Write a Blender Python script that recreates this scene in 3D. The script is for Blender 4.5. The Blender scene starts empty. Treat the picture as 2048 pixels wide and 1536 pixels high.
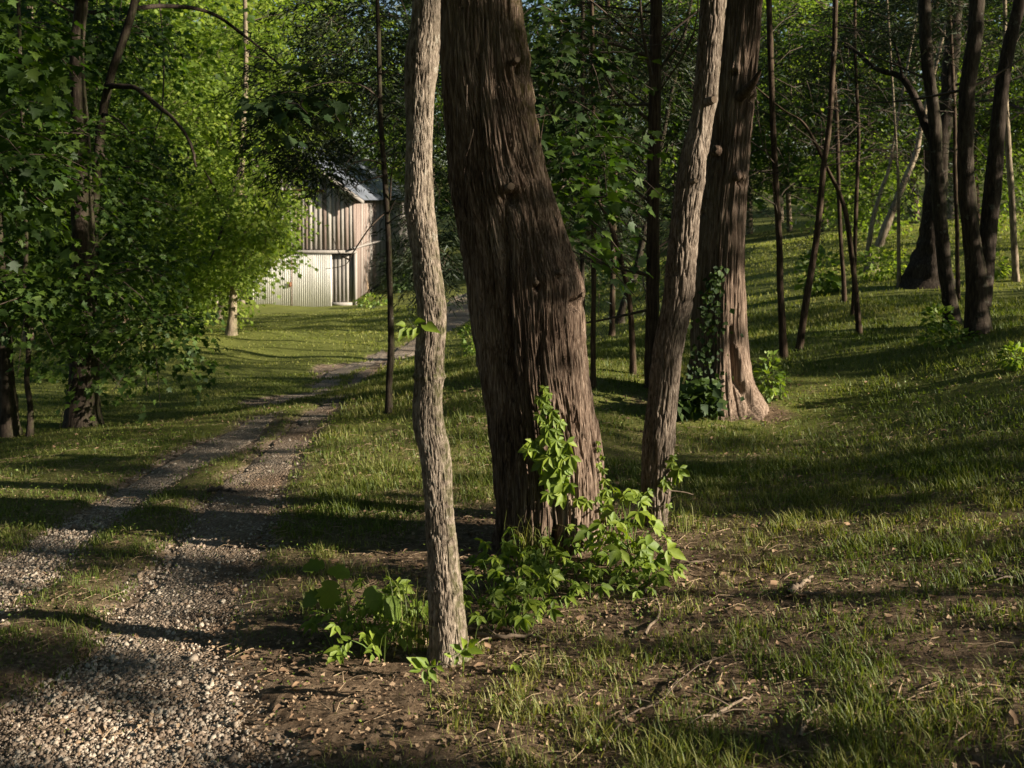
import bpy, math, random
import numpy as np
from mathutils import Vector, Matrix, Euler
R = math.radians
rng = np.random.default_rng(11)
random.seed(5)
sc = bpy.context.scene
COL = sc.collection

# ------------------------------------------------------------------ camera, sky, sun, exposure
F = 1991.0          # focal length in photo pixels (2048 wide)
CX, HY = 1024.0, 400.0
cam_d = bpy.data.cameras.new("camera")
cam_d.sensor_width = 36.0
cam_d.lens = F / 2048 * 36.0
cam_d.shift_y = -(768 - HY) / 2048
cam_d.clip_start = 0.05
cam_d.clip_end = 3000
cam_d.dof.use_dof = True
cam_d.dof.focus_distance = 4.6
cam_d.dof.aperture_fstop = 6.3
cam = bpy.data.objects.new("camera", cam_d)
cam.rotation_euler = (R(90), 0, 0)
COL.objects.link(cam)
sc.camera = cam

SUN_EL, SUN_BACK = R(20), R(20)      # sun low on the right, a little behind the camera plane
S = np.array([math.cos(SUN_EL) * math.cos(SUN_BACK), -math.cos(SUN_EL) * math.sin(SUN_BACK), math.sin(SUN_EL)])
w = bpy.data.worlds.new("World"); sc.world = w; w.use_nodes = True
nt = w.node_tree; bg = nt.nodes["Background"]
sky = nt.nodes.new("ShaderNodeTexSky"); sky.sky_type = 'NISHITA'; sky.sun_disc = False
sky.sun_elevation = SUN_EL
sky.sun_rotation = math.atan2(S[0], S[1])
nt.links.new(sky.outputs[0], bg.inputs[0]); bg.inputs[1].default_value = 0.05
sun_d = bpy.data.lights.new("sun", 'SUN'); sun_d.energy = 5.0; sun_d.angle = R(0.53); sun_d.color = (1.0, 0.87, 0.68)
sun = bpy.data.objects.new("sun", sun_d); COL.objects.link(sun)
sun.rotation_euler = Vector(S).to_track_quat('Z', 'Y').to_euler()
sc.view_settings.view_transform = 'Standard'; sc.view_settings.look = 'None'
sc.view_settings.exposure = 1.38; sc.view_settings.gamma = 1.0; sc.view_settings.use_curve_mapping = False
sc.render.engine = 'CYCLES'
sc.cycles.max_bounces = 6; sc.cycles.diffuse_bounces = 3; sc.cycles.glossy_bounces = 1
sc.cycles.transmission_bounces = 4; sc.cycles.transparent_max_bounces = 4
sc.cycles.use_denoising = True
sc.cycles.caustics_reflective = False; sc.cycles.caustics_refractive = False
sc.cycles.sample_clamp_indirect = 4.0

# ------------------------------------------------------------------ numpy helpers
def _h(ix, iy, iz, s):
    n = (ix * 374761393 + iy * 668265263 + iz * 2147483647 + s * 974634777) & 0xffffffff
    n = ((n ^ (n >> 13)) * 1274126177) & 0xffffffff
    n = (n ^ (n >> 16)) & 0xffffffff
    return n.astype(np.float64) / 4294967295.0 * 2 - 1
def noise(x, y, z, s=0):
    x = np.asarray(x, float); y = np.asarray(y, float); z = np.asarray(z, float)
    x, y, z = np.broadcast_arrays(x, y, z)
    fx, fy, fz = np.floor(x), np.floor(y), np.floor(z)
    ix, iy, iz = fx.astype(np.int64), fy.astype(np.int64), fz.astype(np.int64)
    u, v, q = x - fx, y - fy, z - fz
    u = u * u * (3 - 2 * u); v = v * v * (3 - 2 * v); q = q * q * (3 - 2 * q)
    def g(a, b, c): return _h(ix + a, iy + b, iz + c, s)
    x00 = g(0,0,0) * (1-u) + g(1,0,0) * u; x10 = g(0,1,0) * (1-u) + g(1,1,0) * u
    x01 = g(0,0,1) * (1-u) + g(1,0,1) * u; x11 = g(0,1,1) * (1-u) + g(1,1,1) * u
    return (x00 * (1-v) + x10 * v) * (1-q) + (x01 * (1-v) + x11 * v) * q
def fbm(x, y, z, o=4, s=0):
    r = 0; a = 1; t = 0
    for i in range(o):
        r = r + a * noise(x * 2**i, y * 2**i, z * 2**i, s + i * 17); t += a; a *= .5
    return r / t
def catmull(P, n):
    P = np.asarray(P, float)
    if len(P) == 2:
        t = np.linspace(0, 1, n)[:, None]; return P[0] * (1-t) + P[1] * t
    Q = np.vstack([2 * P[0] - P[1], P, 2 * P[-1] - P[-2]])
    t = np.linspace(0, len(P) - 1 - 1e-9, n); i = t.astype(int); f = (t - i)[:, None]
    a, b, c, d = Q[i], Q[i+1], Q[i+2], Q[i+3]
    return .5 * (2*b + (c-a)*f + (2*a - 5*b + 4*c - d)*f*f + (3*b - a - 3*c + d)*f**3)
def norm(v): return v / np.maximum(np.linalg.norm(v, axis=-1, keepdims=True), 1e-9)

def mesh(name, V, Fs, mat=None, attrs=None, smooth=False):
    me = bpy.data.meshes.new(name)
    V = np.asarray(V, np.float32)
    if not isinstance(Fs, (list, tuple)) or np.ndim(Fs[0]) == 1: Fs = [np.asarray(Fs)]
    Fs = [np.asarray(f, np.int32) for f in Fs if len(f)]
    tot = np.concatenate([np.full(len(f), f.shape[1], np.int32) for f in Fs])
    idx = np.concatenate([f.ravel() for f in Fs])
    me.vertices.add(len(V)); me.vertices.foreach_set("co", V.ravel())
    me.loops.add(len(idx)); me.loops.foreach_set("vertex_index", idx)
    me.polygons.add(len(tot)); st = np.concatenate([[0], np.cumsum(tot)[:-1]]).astype(np.int32)
    me.polygons.foreach_set("loop_start", st); me.polygons.foreach_set("loop_total", tot)
    if smooth: me.polygons.foreach_set("use_smooth", np.ones(len(tot), bool))
    if mat: me.materials.append(mat)
    for k, v in (attrs or {}).items():
        a = me.attributes.new(k, 'FLOAT', 'POINT'); a.data.foreach_set("value", np.asarray(v, np.float32))
    me.update(calc_edges=True)
    return me
def link(name, data, parent=None, loc=None):
    o = bpy.data.objects.new(name, data); COL.objects.link(o)
    if parent is not None: o.parent = parent
    if loc is not None: o.location = loc
    return o
def tag(o, label=None, cat=None, group=None, kind=None):
    if label: o["label"] = label
    if cat: o["category"] = cat
    if group: o["group"] = group
    if kind: o["kind"] = kind
    return o
def thing(name, label, cat, loc=(0, 0, 0), group=None):
    return tag(link(name, None, loc=tuple(loc)), label, cat, group)
def copy_tree(o, parent=None):
    c = o.copy(); COL.objects.link(c); c.parent = parent
    for ch in list(o.children): copy_tree(ch, c)
    return c

# ------------------------------------------------------------------ terrain height
_ctl = [(1024,1536,2.6),(0,1536,2.75),(2048,1536,2.35),(500,1536,2.7),(895,1318,3.4),(1110,1092,4.7),(1310,1052,4.95),
 (0,1200,4.2),(2048,1100,3.95),(2048,800,6.7),(2048,640,10.6),(2048,572,14.5),(1440,812,8.2),(1600,705,10.5),(1850,575,15),
 (1955,668,9.3),(1700,640,12.5),(1300,770,8.6),(780,822,8.2),(165,850,9.5),(0,900,8),(330,1000,5.8),(560,800,11.5),
 (700,715,18),(460,670,22),(300,740,16),(600,640,36),(507,608,50),(707,612,49.6),(930,604,42),(1000,650,25),
 (1224,660,17),(1500,500,32),(1400,560,24),(1650,468,45),(200,620,45),(1100,560,45)]
_c3 = [((x-CX)/F*d, d, -(y-HY)/F*d) for x, y, d in _ctl]
_c3 += [(-60,60,-5.5),(0,120,-3),(60,100,2),(40,40,1.0),(25,10,.6),(25,-20,0),(-25,0,-2.7),(-25,-25,-2.6),(0,-20,-1.3),
        (-60,0,-4),(60,0,3),(0,250,8),(-150,200,4),(150,200,12),(12,5,-.55),(0,0,-1.5),(-200,-100,-4),(200,-100,8),(0,-200,-2),(200,60,12),(-200,60,-4)]
_c3 = np.array(_c3)
def _phi(r): return np.sqrt(r * r + 4.0)
_A = _phi(np.linalg.norm(_c3[:, None, :2] - _c3[None, :, :2], axis=2))
_P = np.c_[np.ones(len(_c3)), _c3[:, :2]]
_M = np.block([[_A - 1e-3 * np.eye(len(_c3)) * 0, _P], [_P.T, np.zeros((3, 3))]])
_W = np.linalg.solve(_M, np.r_[_c3[:, 2], 0, 0, 0])
def H(x, y):
    x = np.asarray(x, float); y = np.asarray(y, float); sh = x.shape
    x = x.ravel(); y = y.ravel(); out = np.full(len(x), _W[-3]) + _W[-2] * x + _W[-1] * y
    for i in range(len(_c3)):
        out += _W[i] * np.sqrt((x - _c3[i, 0])**2 + (y - _c3[i, 1])**2 + 4.0)
    d = np.sqrt(x * x + y * y)
    out += .025 * np.clip(d / 5, .4, 3) * noise(x * .9, y * .9, 0, 3)
    return out.reshape(sh)
def px_of(p):
    p = np.asarray(p, float); y = np.maximum(p[..., 1], .05)
    return CX + F * p[..., 0] / y, HY - F * p[..., 2] / y
_D = np.geomspace(1.2, 160, 500)
def ghit(px, py):
    """distance at which the view ray through a photo pixel meets the ground"""
    px = np.atleast_1d(np.asarray(px, float)); py = np.atleast_1d(np.asarray(py, float))
    X = (px[:, None] - CX) / F * _D; Z = -(py[:, None] - HY) / F * _D
    g = H(X, np.broadcast_to(_D, X.shape)) - Z
    above = g > 0
    i = np.where(above.any(1), above.argmax(1), len(_D) - 1); i = np.maximum(i, 1)
    r = np.arange(len(px)); g0, g1 = g[r, i-1], g[r, i]
    t = np.clip(-g0 / np.where(abs(g1 - g0) < 1e-9, 1, g1 - g0), 0, 1)
    return _D[i-1] * (1-t) + _D[i] * t
def W(px, py, d): return np.array([(px - CX) / F * d, d, -(py - HY) / F * d])
def gp(px, py):
    d = float(ghit(px, py)[0]); p = W(px, py, d); p[2] = float(H(p[0], p[1])); return p

# ------------------------------------------------------------------ wheel ruts
rutL = [(-300,1280,-150,1360),(-90,1160,10,1225),(10,1098,95,1170),(130,1032,160,1095),(250,962,275,1010),(385,885,395,945),(480,838,500,885),(560,785,575,828),(640,750,655,785),(700,722,715,752),(760,697,785,722)]
rutR = [(-200,1760,640,1760),(-60,1560,580,1536),(-40,1430,520,1440),(135,1330,485,1325),(212,1235,492,1225),(262,1165,515,1155),(322,1095,545,1090),(362,1040,565,1020),(455,945,585,945),(522,895,615,895),(565,858,650,850),(625,812,688,806),(675,775,718,772),(715,745,750,745),(750,722,800,716)]
rutF = [(750,722,795,718),(800,692,840,704),(835,668,875,678),(860,640,925,650),(880,615,950,628),(900,598,960,606),(930,586,975,592)]
def rut_world(r, n):
    r = catmull(r, n); r = np.maximum(r, -1e9)
    dl, dr = ghit(r[:, 0], r[:, 1]), ghit(r[:, 2], r[:, 3])
    L = np.c_[(r[:, 0]-CX)/F*dl, dl]; Rr = np.c_[(r[:, 2]-CX)/F*dr, dr]
    return L, Rr
RUTS = [rut_world(rutL, 160), rut_world(rutR, 200), rut_world(rutF, 90)]
def rut_amount(x, y, soft=False):
    """1 inside a rut, falling to 0 over ~0.2 m outside"""
    P = np.c_[np.ravel(x), np.ravel(y)]; best = np.full(len(P), 9.0)
    near = (P[:, 1] > -1) & (P[:, 0] < 6) & (P[:, 0] > -8) & (P[:, 1] < 60)
    Q = P[near]; b = np.full(len(Q), 9.0)
    for L, Rr in RUTS:
        C = (L + Rr) / 2; T_ = norm(np.gradient(C, axis=0)); dl_ = L - Rr; hw = abs(dl_[:, 0] * T_[:, 1] - dl_[:, 1] * T_[:, 0]) / 2
        for k in range(0, len(C), 2):
            d = np.linalg.norm(Q - C[k], axis=1) - hw[k]
            b = np.minimum(b, d)
    best[near] = b
    best += .05 * fbm(P[:, 0] * 3, P[:, 1] * 3, 0, 3, 51) + .035 * noise(P[:, 0] * 11, P[:, 1] * 11, 0, 52)
    if soft: return np.clip(.6 - best / .28, 0, 1).reshape(np.shape(x))
    return np.clip(.5 - best / .14, 0, 1).reshape(np.shape(x))

# ------------------------------------------------------------------ materials
def newmat(name):
    m = bpy.data.materials.new(name); m.use_nodes = True; m.node_tree.nodes.clear()
    return m, m.node_tree.nodes, m.node_tree.links
def ramp(N, pts):
    r = N.new("ShaderNodeValToRGB"); e = r.color_ramp.elements
    while len(e) < len(pts): e.new(.5)
    for q, (p, c) in zip(e, pts): q.position = p; q.color = (*c, 1)
    return r
def ntex(N, L, vec, scale, detail=4, rough=.6):
    t = N.new("ShaderNodeTexNoise"); t.inputs["Scale"].default_value = scale; t.inputs["Detail"].default_value = detail
    t.inputs["Roughness"].default_value = rough
    if vec is not None: L.new(vec, t.inputs["Vector"])
    return t
def mixc(N, L, f, a, b):
    m = N.new("ShaderNodeMix"); m.data_type = 'RGBA'
    for s_, v in ((0, f), (6, a), (7, b)):
        if hasattr(v, 'links') or hasattr(v, 'is_linked'): L.new(v, m.inputs[s_])
        else: m.inputs[s_].default_value = v if s_ == 0 else (*v, 1)
    return m.outputs[2]
def leaf_mat(name, c0, c1, c2, trans=.45, gloss=.05):
    m, N, L = newmat(name)
    at = N.new("ShaderNodeAttribute"); at.attribute_name = "rnd"
    oi = N.new("ShaderNodeObjectInfo"); ad = N.new("ShaderNodeMath"); ad.operation = 'MULTIPLY_ADD'
    L.new(oi.outputs["Random"], ad.inputs[0]); ad.inputs[1].default_value = .3; L.new(at.outputs["Fac"], ad.inputs[2])
    r = ramp(N, [(0, c0), (.55, c1), (1, c2)]); L.new(ad.outputs[0], r.inputs[0])
    geo = N.new("ShaderNodeNewGeometry")
    n = ntex(N, L, geo.outputs["Position"], 60, 2)
    h = N.new("ShaderNodeHueSaturation"); L.new(r.outputs[0], h.inputs["Color"])
    mr = N.new("ShaderNodeMapRange"); mr.inputs[3].default_value = .75; mr.inputs[4].default_value = 1.25; L.new(n.outputs[0], mr.inputs[0]); L.new(mr.outputs[0], h.inputs["Value"])
    d = N.new("ShaderNodeBsdfDiffuse"); t = N.new("ShaderNodeBsdfTranslucent"); g = N.new("ShaderNodeBsdfGlossy")
    g.inputs["Roughness"].default_value = .6; g.inputs["Color"].default_value = (.8, .85, .9, 1)
    L.new(h.outputs[0], d.inputs[0])
    tc = N.new("ShaderNodeMix"); tc.data_type = 'RGBA'; tc.blend_type = 'MULTIPLY'; tc.inputs[0].default_value = 1
    L.new(h.outputs[0], tc.inputs[6]); tc.inputs[7].default_value = (1.4, 1.45, .65, 1); L.new(tc.outputs[2], t.inputs[0])
    a = N.new("ShaderNodeMixShader"); a.inputs[0].default_value = trans; L.new(d.outputs[0], a.inputs[1]); L.new(t.outputs[0], a.inputs[2])
    b = N.new("ShaderNodeMixShader"); b.inputs[0].default_value = gloss; L.new(a.outputs[0], b.inputs[1]); L.new(g.outputs[0], b.inputs[2])
    o = N.new("ShaderNodeOutputMaterial"); L.new(b.outputs[0], o.inputs[0])
    return m
def bark_mat(name, cols, xy, z, bump=.6, moss=(0.05, .06, .015), spots=None):
    m, N, L = newmat(name)
    tc = N.new("ShaderNodeTexCoord"); mp = N.new("ShaderNodeMapping"); mp.inputs["Scale"].default_value = (xy, xy, z)
    L.new(tc.outputs["Object"], mp.inputs[0])
    n1 = ntex(N, L, mp.outputs[0], 1, 8, .65)
    mp2 = N.new("ShaderNodeMapping"); mp2.inputs["Scale"].default_value = (3, 3, 1.3); L.new(tc.outputs["Object"], mp2.inputs[0])
    n2 = ntex(N, L, mp2.outputs[0], 1, 4)
    mm = N.new("ShaderNodeMath"); mm.operation = 'MULTIPLY_ADD'; mm.inputs[1].default_value = .5; L.new(n2.outputs[0], mm.inputs[0]); 
    sb = N.new("ShaderNodeMath"); sb.operation = 'SUBTRACT'; L.new(n1.outputs[0], sb.inputs[0]); sb.inputs[1].default_value = .25
    L.new(sb.outputs[0], mm.inputs[2])
    r = ramp(N, [(.33, cols[0]), (.5, cols[1]), (.70, cols[2])]); L.new(mm.outputs[0], r.inputs[0])
    at = N.new("ShaderNodeAttribute"); at.attribute_name = "moss"
    n3 = ntex(N, L, tc.outputs["Object"], 28, 5, .7)
    mu = N.new("ShaderNodeMath"); mu.operation = 'MULTIPLY'; L.new(at.outputs["Fac"], mu.inputs[0])
    cr = ramp(N, [(.42, (0,)*3), (.58, (1,)*3)]); L.new(n3.outputs[0], cr.inputs[0]); L.new(cr.outputs[0], mu.inputs[1])
    c = mixc(N, L, mu.outputs[0], r.outputs[0], moss)
    if spots:
        n4 = ntex(N, L, tc.outputs["Object"], 11, 6, .75); sp = ramp(N, [(.6, (0,)*3), (.68, (1,)*3)]); L.new(n4.outputs[0], sp.inputs[0])
        c = mixc(N, L, sp.outputs[0], c, spots)
    p = N.new("ShaderNodeBsdfPrincipled"); L.new(c, p.inputs["Base Color"]); p.inputs["Roughness"].default_value = .9
    p.inputs["Specular IOR Level"].default_value = .15
    b = N.new("ShaderNodeBump"); b.inputs["Strength"].default_value = bump; b.inputs["Distance"].default_value = .012
    L.new(n1.outputs[0], b.inputs["Height"]); L.new(b.outputs[0], p.inputs["Normal"])
    o = N.new("ShaderNodeOutputMaterial"); L.new(p.outputs[0], o.inputs[0])
    return m
def plain_mat(name, c0, c1, scale=8, rough=.85, metal=0, stretch=(1, 1, 1), objrand=0., bump=0., spec=.3, c2=None):
    m, N, L = newmat(name)
    tc = N.new("ShaderNodeTexCoord"); mp = N.new("ShaderNodeMapping"); mp.inputs["Scale"].default_value = stretch
    geo = N.new("ShaderNodeNewGeometry"); L.new(geo.outputs["Position"], mp.inputs[0])
    n = ntex(N, L, mp.outputs[0], scale, 5)
    at = N.new("ShaderNodeAttribute"); at.attribute_name = "rnd"
    oi = N.new("ShaderNodeObjectInfo")
    a = N.new("ShaderNodeMath"); a.operation = 'MULTIPLY_ADD'; a.inputs[1].default_value = objrand; L.new(oi.outputs["Random"], a.inputs[0]); L.new(n.outputs[0], a.inputs[2])
    b = N.new("ShaderNodeMath"); b.operation = 'MULTIPLY_ADD'; b.inputs[1].default_value = .6; L.new(at.outputs["Fac"], b.inputs[0]); L.new(a.outputs[0], b.inputs[2])
    r = ramp(N, [(.3, c0), (.8 + objrand * .6, c1)] + ([(.93, c2)] if c2 else [])); L.new(b.outputs[0], r.inputs[0])
    p = N.new("ShaderNodeBsdfPrincipled"); L.new(r.outputs[0], p.inputs["Base Color"]); p.inputs["Roughness"].default_value = rough; p.inputs["Metallic"].default_value = metal
    p.inputs["Specular IOR Level"].default_value = spec
    if bump:
        bb = N.new("ShaderNodeBump"); bb.inputs["Strength"].default_value = bump; bb.inputs["Distance"].default_value = .01
        L.new(n.outputs[0], bb.inputs["Height"]); L.new(bb.outputs[0], p.inputs["Normal"])
    o = N.new("ShaderNodeOutputMaterial"); L.new(p.outputs[0], o.inputs[0])
    return m

M_maple = leaf_mat("maple_leaf", (.022, .05, .008), (.045, .095, .011), (.10, .165, .018), .45, .03)  # leaf colour darkened to imitate the shade on the left maples
M_bright = leaf_mat("bright_leaf", (.095, .148, .026), (.165, .245, .036), (.29, .355, .06), .5, .015)  # lighter leaf colour, imitating foliage in full sun
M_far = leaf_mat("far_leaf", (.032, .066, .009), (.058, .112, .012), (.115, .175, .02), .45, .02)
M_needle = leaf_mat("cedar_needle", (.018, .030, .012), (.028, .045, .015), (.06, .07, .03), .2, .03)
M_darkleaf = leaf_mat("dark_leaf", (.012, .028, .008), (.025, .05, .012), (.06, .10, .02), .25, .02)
M_vine = leaf_mat("vine_leaf", (.07, .12, .012), (.13, .20, .016), (.24, .31, .03), .35, .03)
M_under = leaf_mat("undergrowth_leaf", (.06, .11, .014), (.12, .20, .02), (.21, .29, .03), .4, .04)
M_grass = leaf_mat("grass_blade", (.055, .088, .012), (.12, .16, .02), (.28, .27, .085), .4, .03)
M_lawn = leaf_mat("lawn_blade", (.08, .11, .015), (.165, .20, .028), (.32, .31, .09), .4, .02)  # brighter copy of the grass colour, imitating sunlight on the lawn
M_dead = plain_mat("dead_leaf", (.045, .026, .017), (.25, .165, .105), 20)
M_twig = plain_mat("twig", (.06, .045, .035), (.26, .20, .15), 30)
M_bits = plain_mat("litter_bits", (.04, .024, .015), (.33, .24, .16), 30)
M_straw = plain_mat("straw", (.12, .08, .05), (.36, .27, .18), 30)
M_cedar = bark_mat("cedar_bark", [(.034, .022, .016), (.145, .102, .078), (.38, .30, .24)], 150, 6, 1.0, (.07, .06, .018))
M_cedar2 = bark_mat("red_cedar_bark", [(.038, .025, .019), (.135, .096, .073), (.32, .25, .20)], 110, 4, .9)
M_tan = bark_mat("pale_flaky_bark", [(.055, .042, .034), (.225, .185, .15), (.44, .375, .315)], 95, 26, 1.0, (.06, .065, .02), (.40, .38, .33))
M_oak = bark_mat("furrowed_grey_bark", [(.035, .027, .022), (.15, .118, .095), (.33, .28, .235)], 110, 20, 1.0, (.07, .075, .025))
M_dark = bark_mat("dark_bark", [(.018, .014, .011), (.045, .034, .027), (.085, .068, .055)], 50, 9, .7, (.05, .06, .02), (.12, .12, .10))
M_red = bark_mat("slender_cedar_bark", [(.022, .014, .010), (.058, .038, .028), (.125, .088, .066)], 60, 6, .7)
M_pale = bark_mat("pale_trunk_bark", [(.10, .075, .055), (.24, .19, .14), (.36, .30, .23)], 35, 9, .6, (.06, .09, .02))
M_cut = plain_mat("cut_wood", (.10, .07, .05), (.24, .18, .13), 25)
M_branch = plain_mat("branch_bark", (.035, .026, .02), (.12, .09, .07), 25)

# ground material: leaf litter soil, thin grass, track gravel by attributes
def ground_mat():
    m, N, L = newmat("ground")
    geo = N.new("ShaderNodeNewGeometry"); P = geo.outputs["Position"]
    s1 = ntex(N, L, P, 22, 8, .75); s2 = ntex(N, L, P, 3, 5); s3 = ntex(N, L, P, 90, 3, .7)
    soil = ramp(N, [(.3, (.045, .03, .02)), (.5, (.15, .105, .07)), (.66, (.28, .205, .14)), (.8, (.42, .33, .24))]); L.new(s1.outputs[0], soil.inputs[0])
    g = ramp(N, [(.3, (.065, .085, .02)), (.5, (.135, .155, .036)), (.72, (.25, .24, .08)), (.85, (.28, .23, .12))]); L.new(s3.outputs[0], g.inputs[0])
    ag = N.new("ShaderNodeAttribute"); ag.attribute_name = "grass"
    ar = N.new("ShaderNodeAttribute"); ar.attribute_name = "rut"
    ad = N.new("ShaderNodeMath"); ad.operation = 'ADD'; L.new(ag.outputs["Fac"], ad.inputs[0]); L.new(s2.outputs[0], ad.inputs[1])
    gr = ramp(N, [(.85, (0,)*3), (1.0, (1,)*3)]);
    sb = N.new("ShaderNodeMath"); sb.operation = 'MULTIPLY'; sb.inputs[1].default_value = .8; L.new(ad.outputs[0], sb.inputs[0]); L.new(sb.outputs[0], gr.inputs[0])
    gr.color_ramp.elements[0].position = .55; gr.color_ramp.elements[1].position = .8
    c = mixc(N, L, gr.outputs[0], soil.outputs[0], g.outputs[0])
    af = N.new('ShaderNodeAttribute'); af.attribute_name = 'turf'
    c = mixc(N, L, af.outputs['Fac'], soil.outputs[0], c)
    v = N.new("ShaderNodeTexVoronoi"); v.inputs["Scale"].default_value = 55; L.new(P, v.inputs["Vector"])
    gc = ramp(N, [(.0, (.07, .045, .03)), (.45, (.19, .14, .10)), (1, (.36, .30, .24))]); L.new(v.outputs["Color"], gc.inputs[0])
    rn = N.new('ShaderNodeMath'); rn.operation = 'ADD'; L.new(ar.outputs['Fac'], rn.inputs[0]); L.new(s2.outputs[0], rn.inputs[1]); rs_ = ramp(N, [(.62, (0,)*3), (.95, (1,)*3)]); rn2 = N.new('ShaderNodeMath'); rn2.operation = 'MULTIPLY'; rn2.inputs[1].default_value = .8; L.new(rn.outputs[0], rn2.inputs[0]); L.new(rn2.outputs[0], rs_.inputs[0])
    c = mixc(N, L, rs_.outputs[0], c, gc.outputs[0])
    p = N.new("ShaderNodeBsdfPrincipled"); L.new(c, p.inputs["Base Color"]); p.inputs["Roughness"].default_value = .95; p.inputs["Specular IOR Level"].default_value = .1
    b = N.new("ShaderNodeBump"); b.inputs["Strength"].default_value = .9; b.inputs["Distance"].default_value = .02
    L.new(s1.outputs[0], b.inputs["Height"]); L.new(b.outputs[0], p.inputs["Normal"])
    o = N.new("ShaderNodeOutputMaterial"); L.new(p.outputs[0], o.inputs[0])
    return m
def track_mat():
    m, N, L = newmat("gravel_track")
    geo = N.new("ShaderNodeNewGeometry"); P = geo.outputs["Position"]
    v = N.new("ShaderNodeTexVoronoi"); v.inputs["Scale"].default_value = 85; L.new(P, v.inputs["Vector"])
    gc = ramp(N, [(.0, (.13, .10, .078)), (.4, (.27, .22, .172)), (.8, (.42, .36, .30)), (1, (.56, .50, .43))]); L.new(v.outputs["Color"], gc.inputs[0])
    n = ntex(N, L, P, 1.6, 5); dr = ramp(N, [(.35, (0,)*3), (.6, (1,)*3)]); L.new(n.outputs[0], dr.inputs[0])
    n2 = ntex(N, L, P, 60, 5, .8); dc = ramp(N, [(.3, (.08, .052, .035)), (.52, (.19, .135, .095)), (.75, (.34, .26, .19))]); L.new(n2.outputs[0], dc.inputs[0])
    at = N.new("ShaderNodeAttribute"); at.attribute_name = "dirt"
    mu = N.new("ShaderNodeMath"); mu.operation = 'MULTIPLY'; mu.use_clamp = True; L.new(at.outputs["Fac"], mu.inputs[0]); L.new(dr.outputs[0], mu.inputs[1])
    c = mixc(N, L, mu.outputs[0], gc.outputs[0], dc.outputs[0])
    p = N.new("ShaderNodeBsdfPrincipled"); L.new(c, p.inputs["Base Color"]); p.inputs["Roughness"].default_value = .95; p.inputs["Specular IOR Level"].default_value = .15
    b = N.new("ShaderNodeBump"); b.inputs["Strength"].default_value = 1; b.inputs["Distance"].default_value = .018; b.invert = True
    L.new(v.outputs["Distance"], b.inputs["Height"]); L.new(b.outputs[0], p.inputs["Normal"])
    o = N.new("ShaderNodeOutputMaterial"); L.new(p.outputs[0], o.inputs[0])
    return m

# ------------------------------------------------------------------ ground sheet
def grass_amount(x, y):
    """how grassy: bare litter in the right foreground and near the trunks, turf farther off"""
    d = np.sqrt(x * x + y * y)
    a = np.clip((d - 3.6) / 2.4, 0, 1) * .32 + .58
    a = a + .22 * np.clip((-x - .17 * y) / .6, 0, 1) * np.clip((y - 2.8), 0, 1) + .28 * np.clip((3.0 - d) / .5, 0, 1) * (x > -.9)
    a = a + .35 * fbm(x * .8, y * .8, 0, 3, 9) + .2 * noise(x * 3, y * 3, 0, 12)
    for cx, cy, r in ((.15, 4.6, .9), (1.75, 8.2, .9), (-4.1, 9.5, 2.0), (-.7, 3.2, .5)):
        a -= .7 * np.exp(-((x - cx)**2 + (y - cy)**2) / r**2)
    far = np.clip((d - 9) / 4, 0, 1)
    return np.clip(a * (1 - far) + far * (.95 + .15 * fbm(x * .3, y * .3, 0, 2, 14)), 0, 1)
ang = np.r_[np.linspace(-36, 36, 330), np.linspace(36, 324, 62)[1:-1]]
ds = np.r_[np.linspace(.25, 1.9, 10)[:-1], np.geomspace(1.9, 70, 270), np.geomspace(70, 900, 24)[1:]]
A_, D_ = np.meshgrid(np.radians(ang), ds)
gx, gy = D_ * np.sin(A_), D_ * np.cos(A_)
gz = H(gx, gy); rut = rut_amount(gx, gy); gr_ = grass_amount(gx, gy)
nearw = np.clip(1 - D_ / 25, 0, 1)
gz = gz + nearw * (.012 * fbm(gx * 9, gy * 9, 0, 3, 21) + .006 * noise(gx * 38, gy * 38, 0, 25)) * (1 - .5 * rut) - .03 * rut * np.clip(D_ / 3, .3, 1)
na = len(ang); nd = len(ds)
i, j = np.meshgrid(np.arange(nd - 1), np.arange(na), indexing='ij'); j2 = (j + 1) % na
Fq = np.stack([i * na + j, (i + 1) * na + j, (i + 1) * na + j2, i * na + j2], -1).reshape(-1, 4)
V = np.c_[gx.ravel(), gy.ravel(), gz.ravel()]
V = np.vstack([V, [0, 0, float(H(0, 0))]])
cap = np.c_[np.full(na, len(V) - 1), np.arange(na), (np.arange(na) + 1) % na]
tag(link("ground", mesh("ground", V, [Fq, cap], ground_mat(), {"grass": np.r_[gr_.ravel(), 0], "turf": np.r_[np.clip((D_.ravel() - 3.8) / 4.5, .0, 1), 0], "rut": np.r_[rut_amount(gx, gy, True).ravel(), 0]}, True)), kind="structure")
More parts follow.
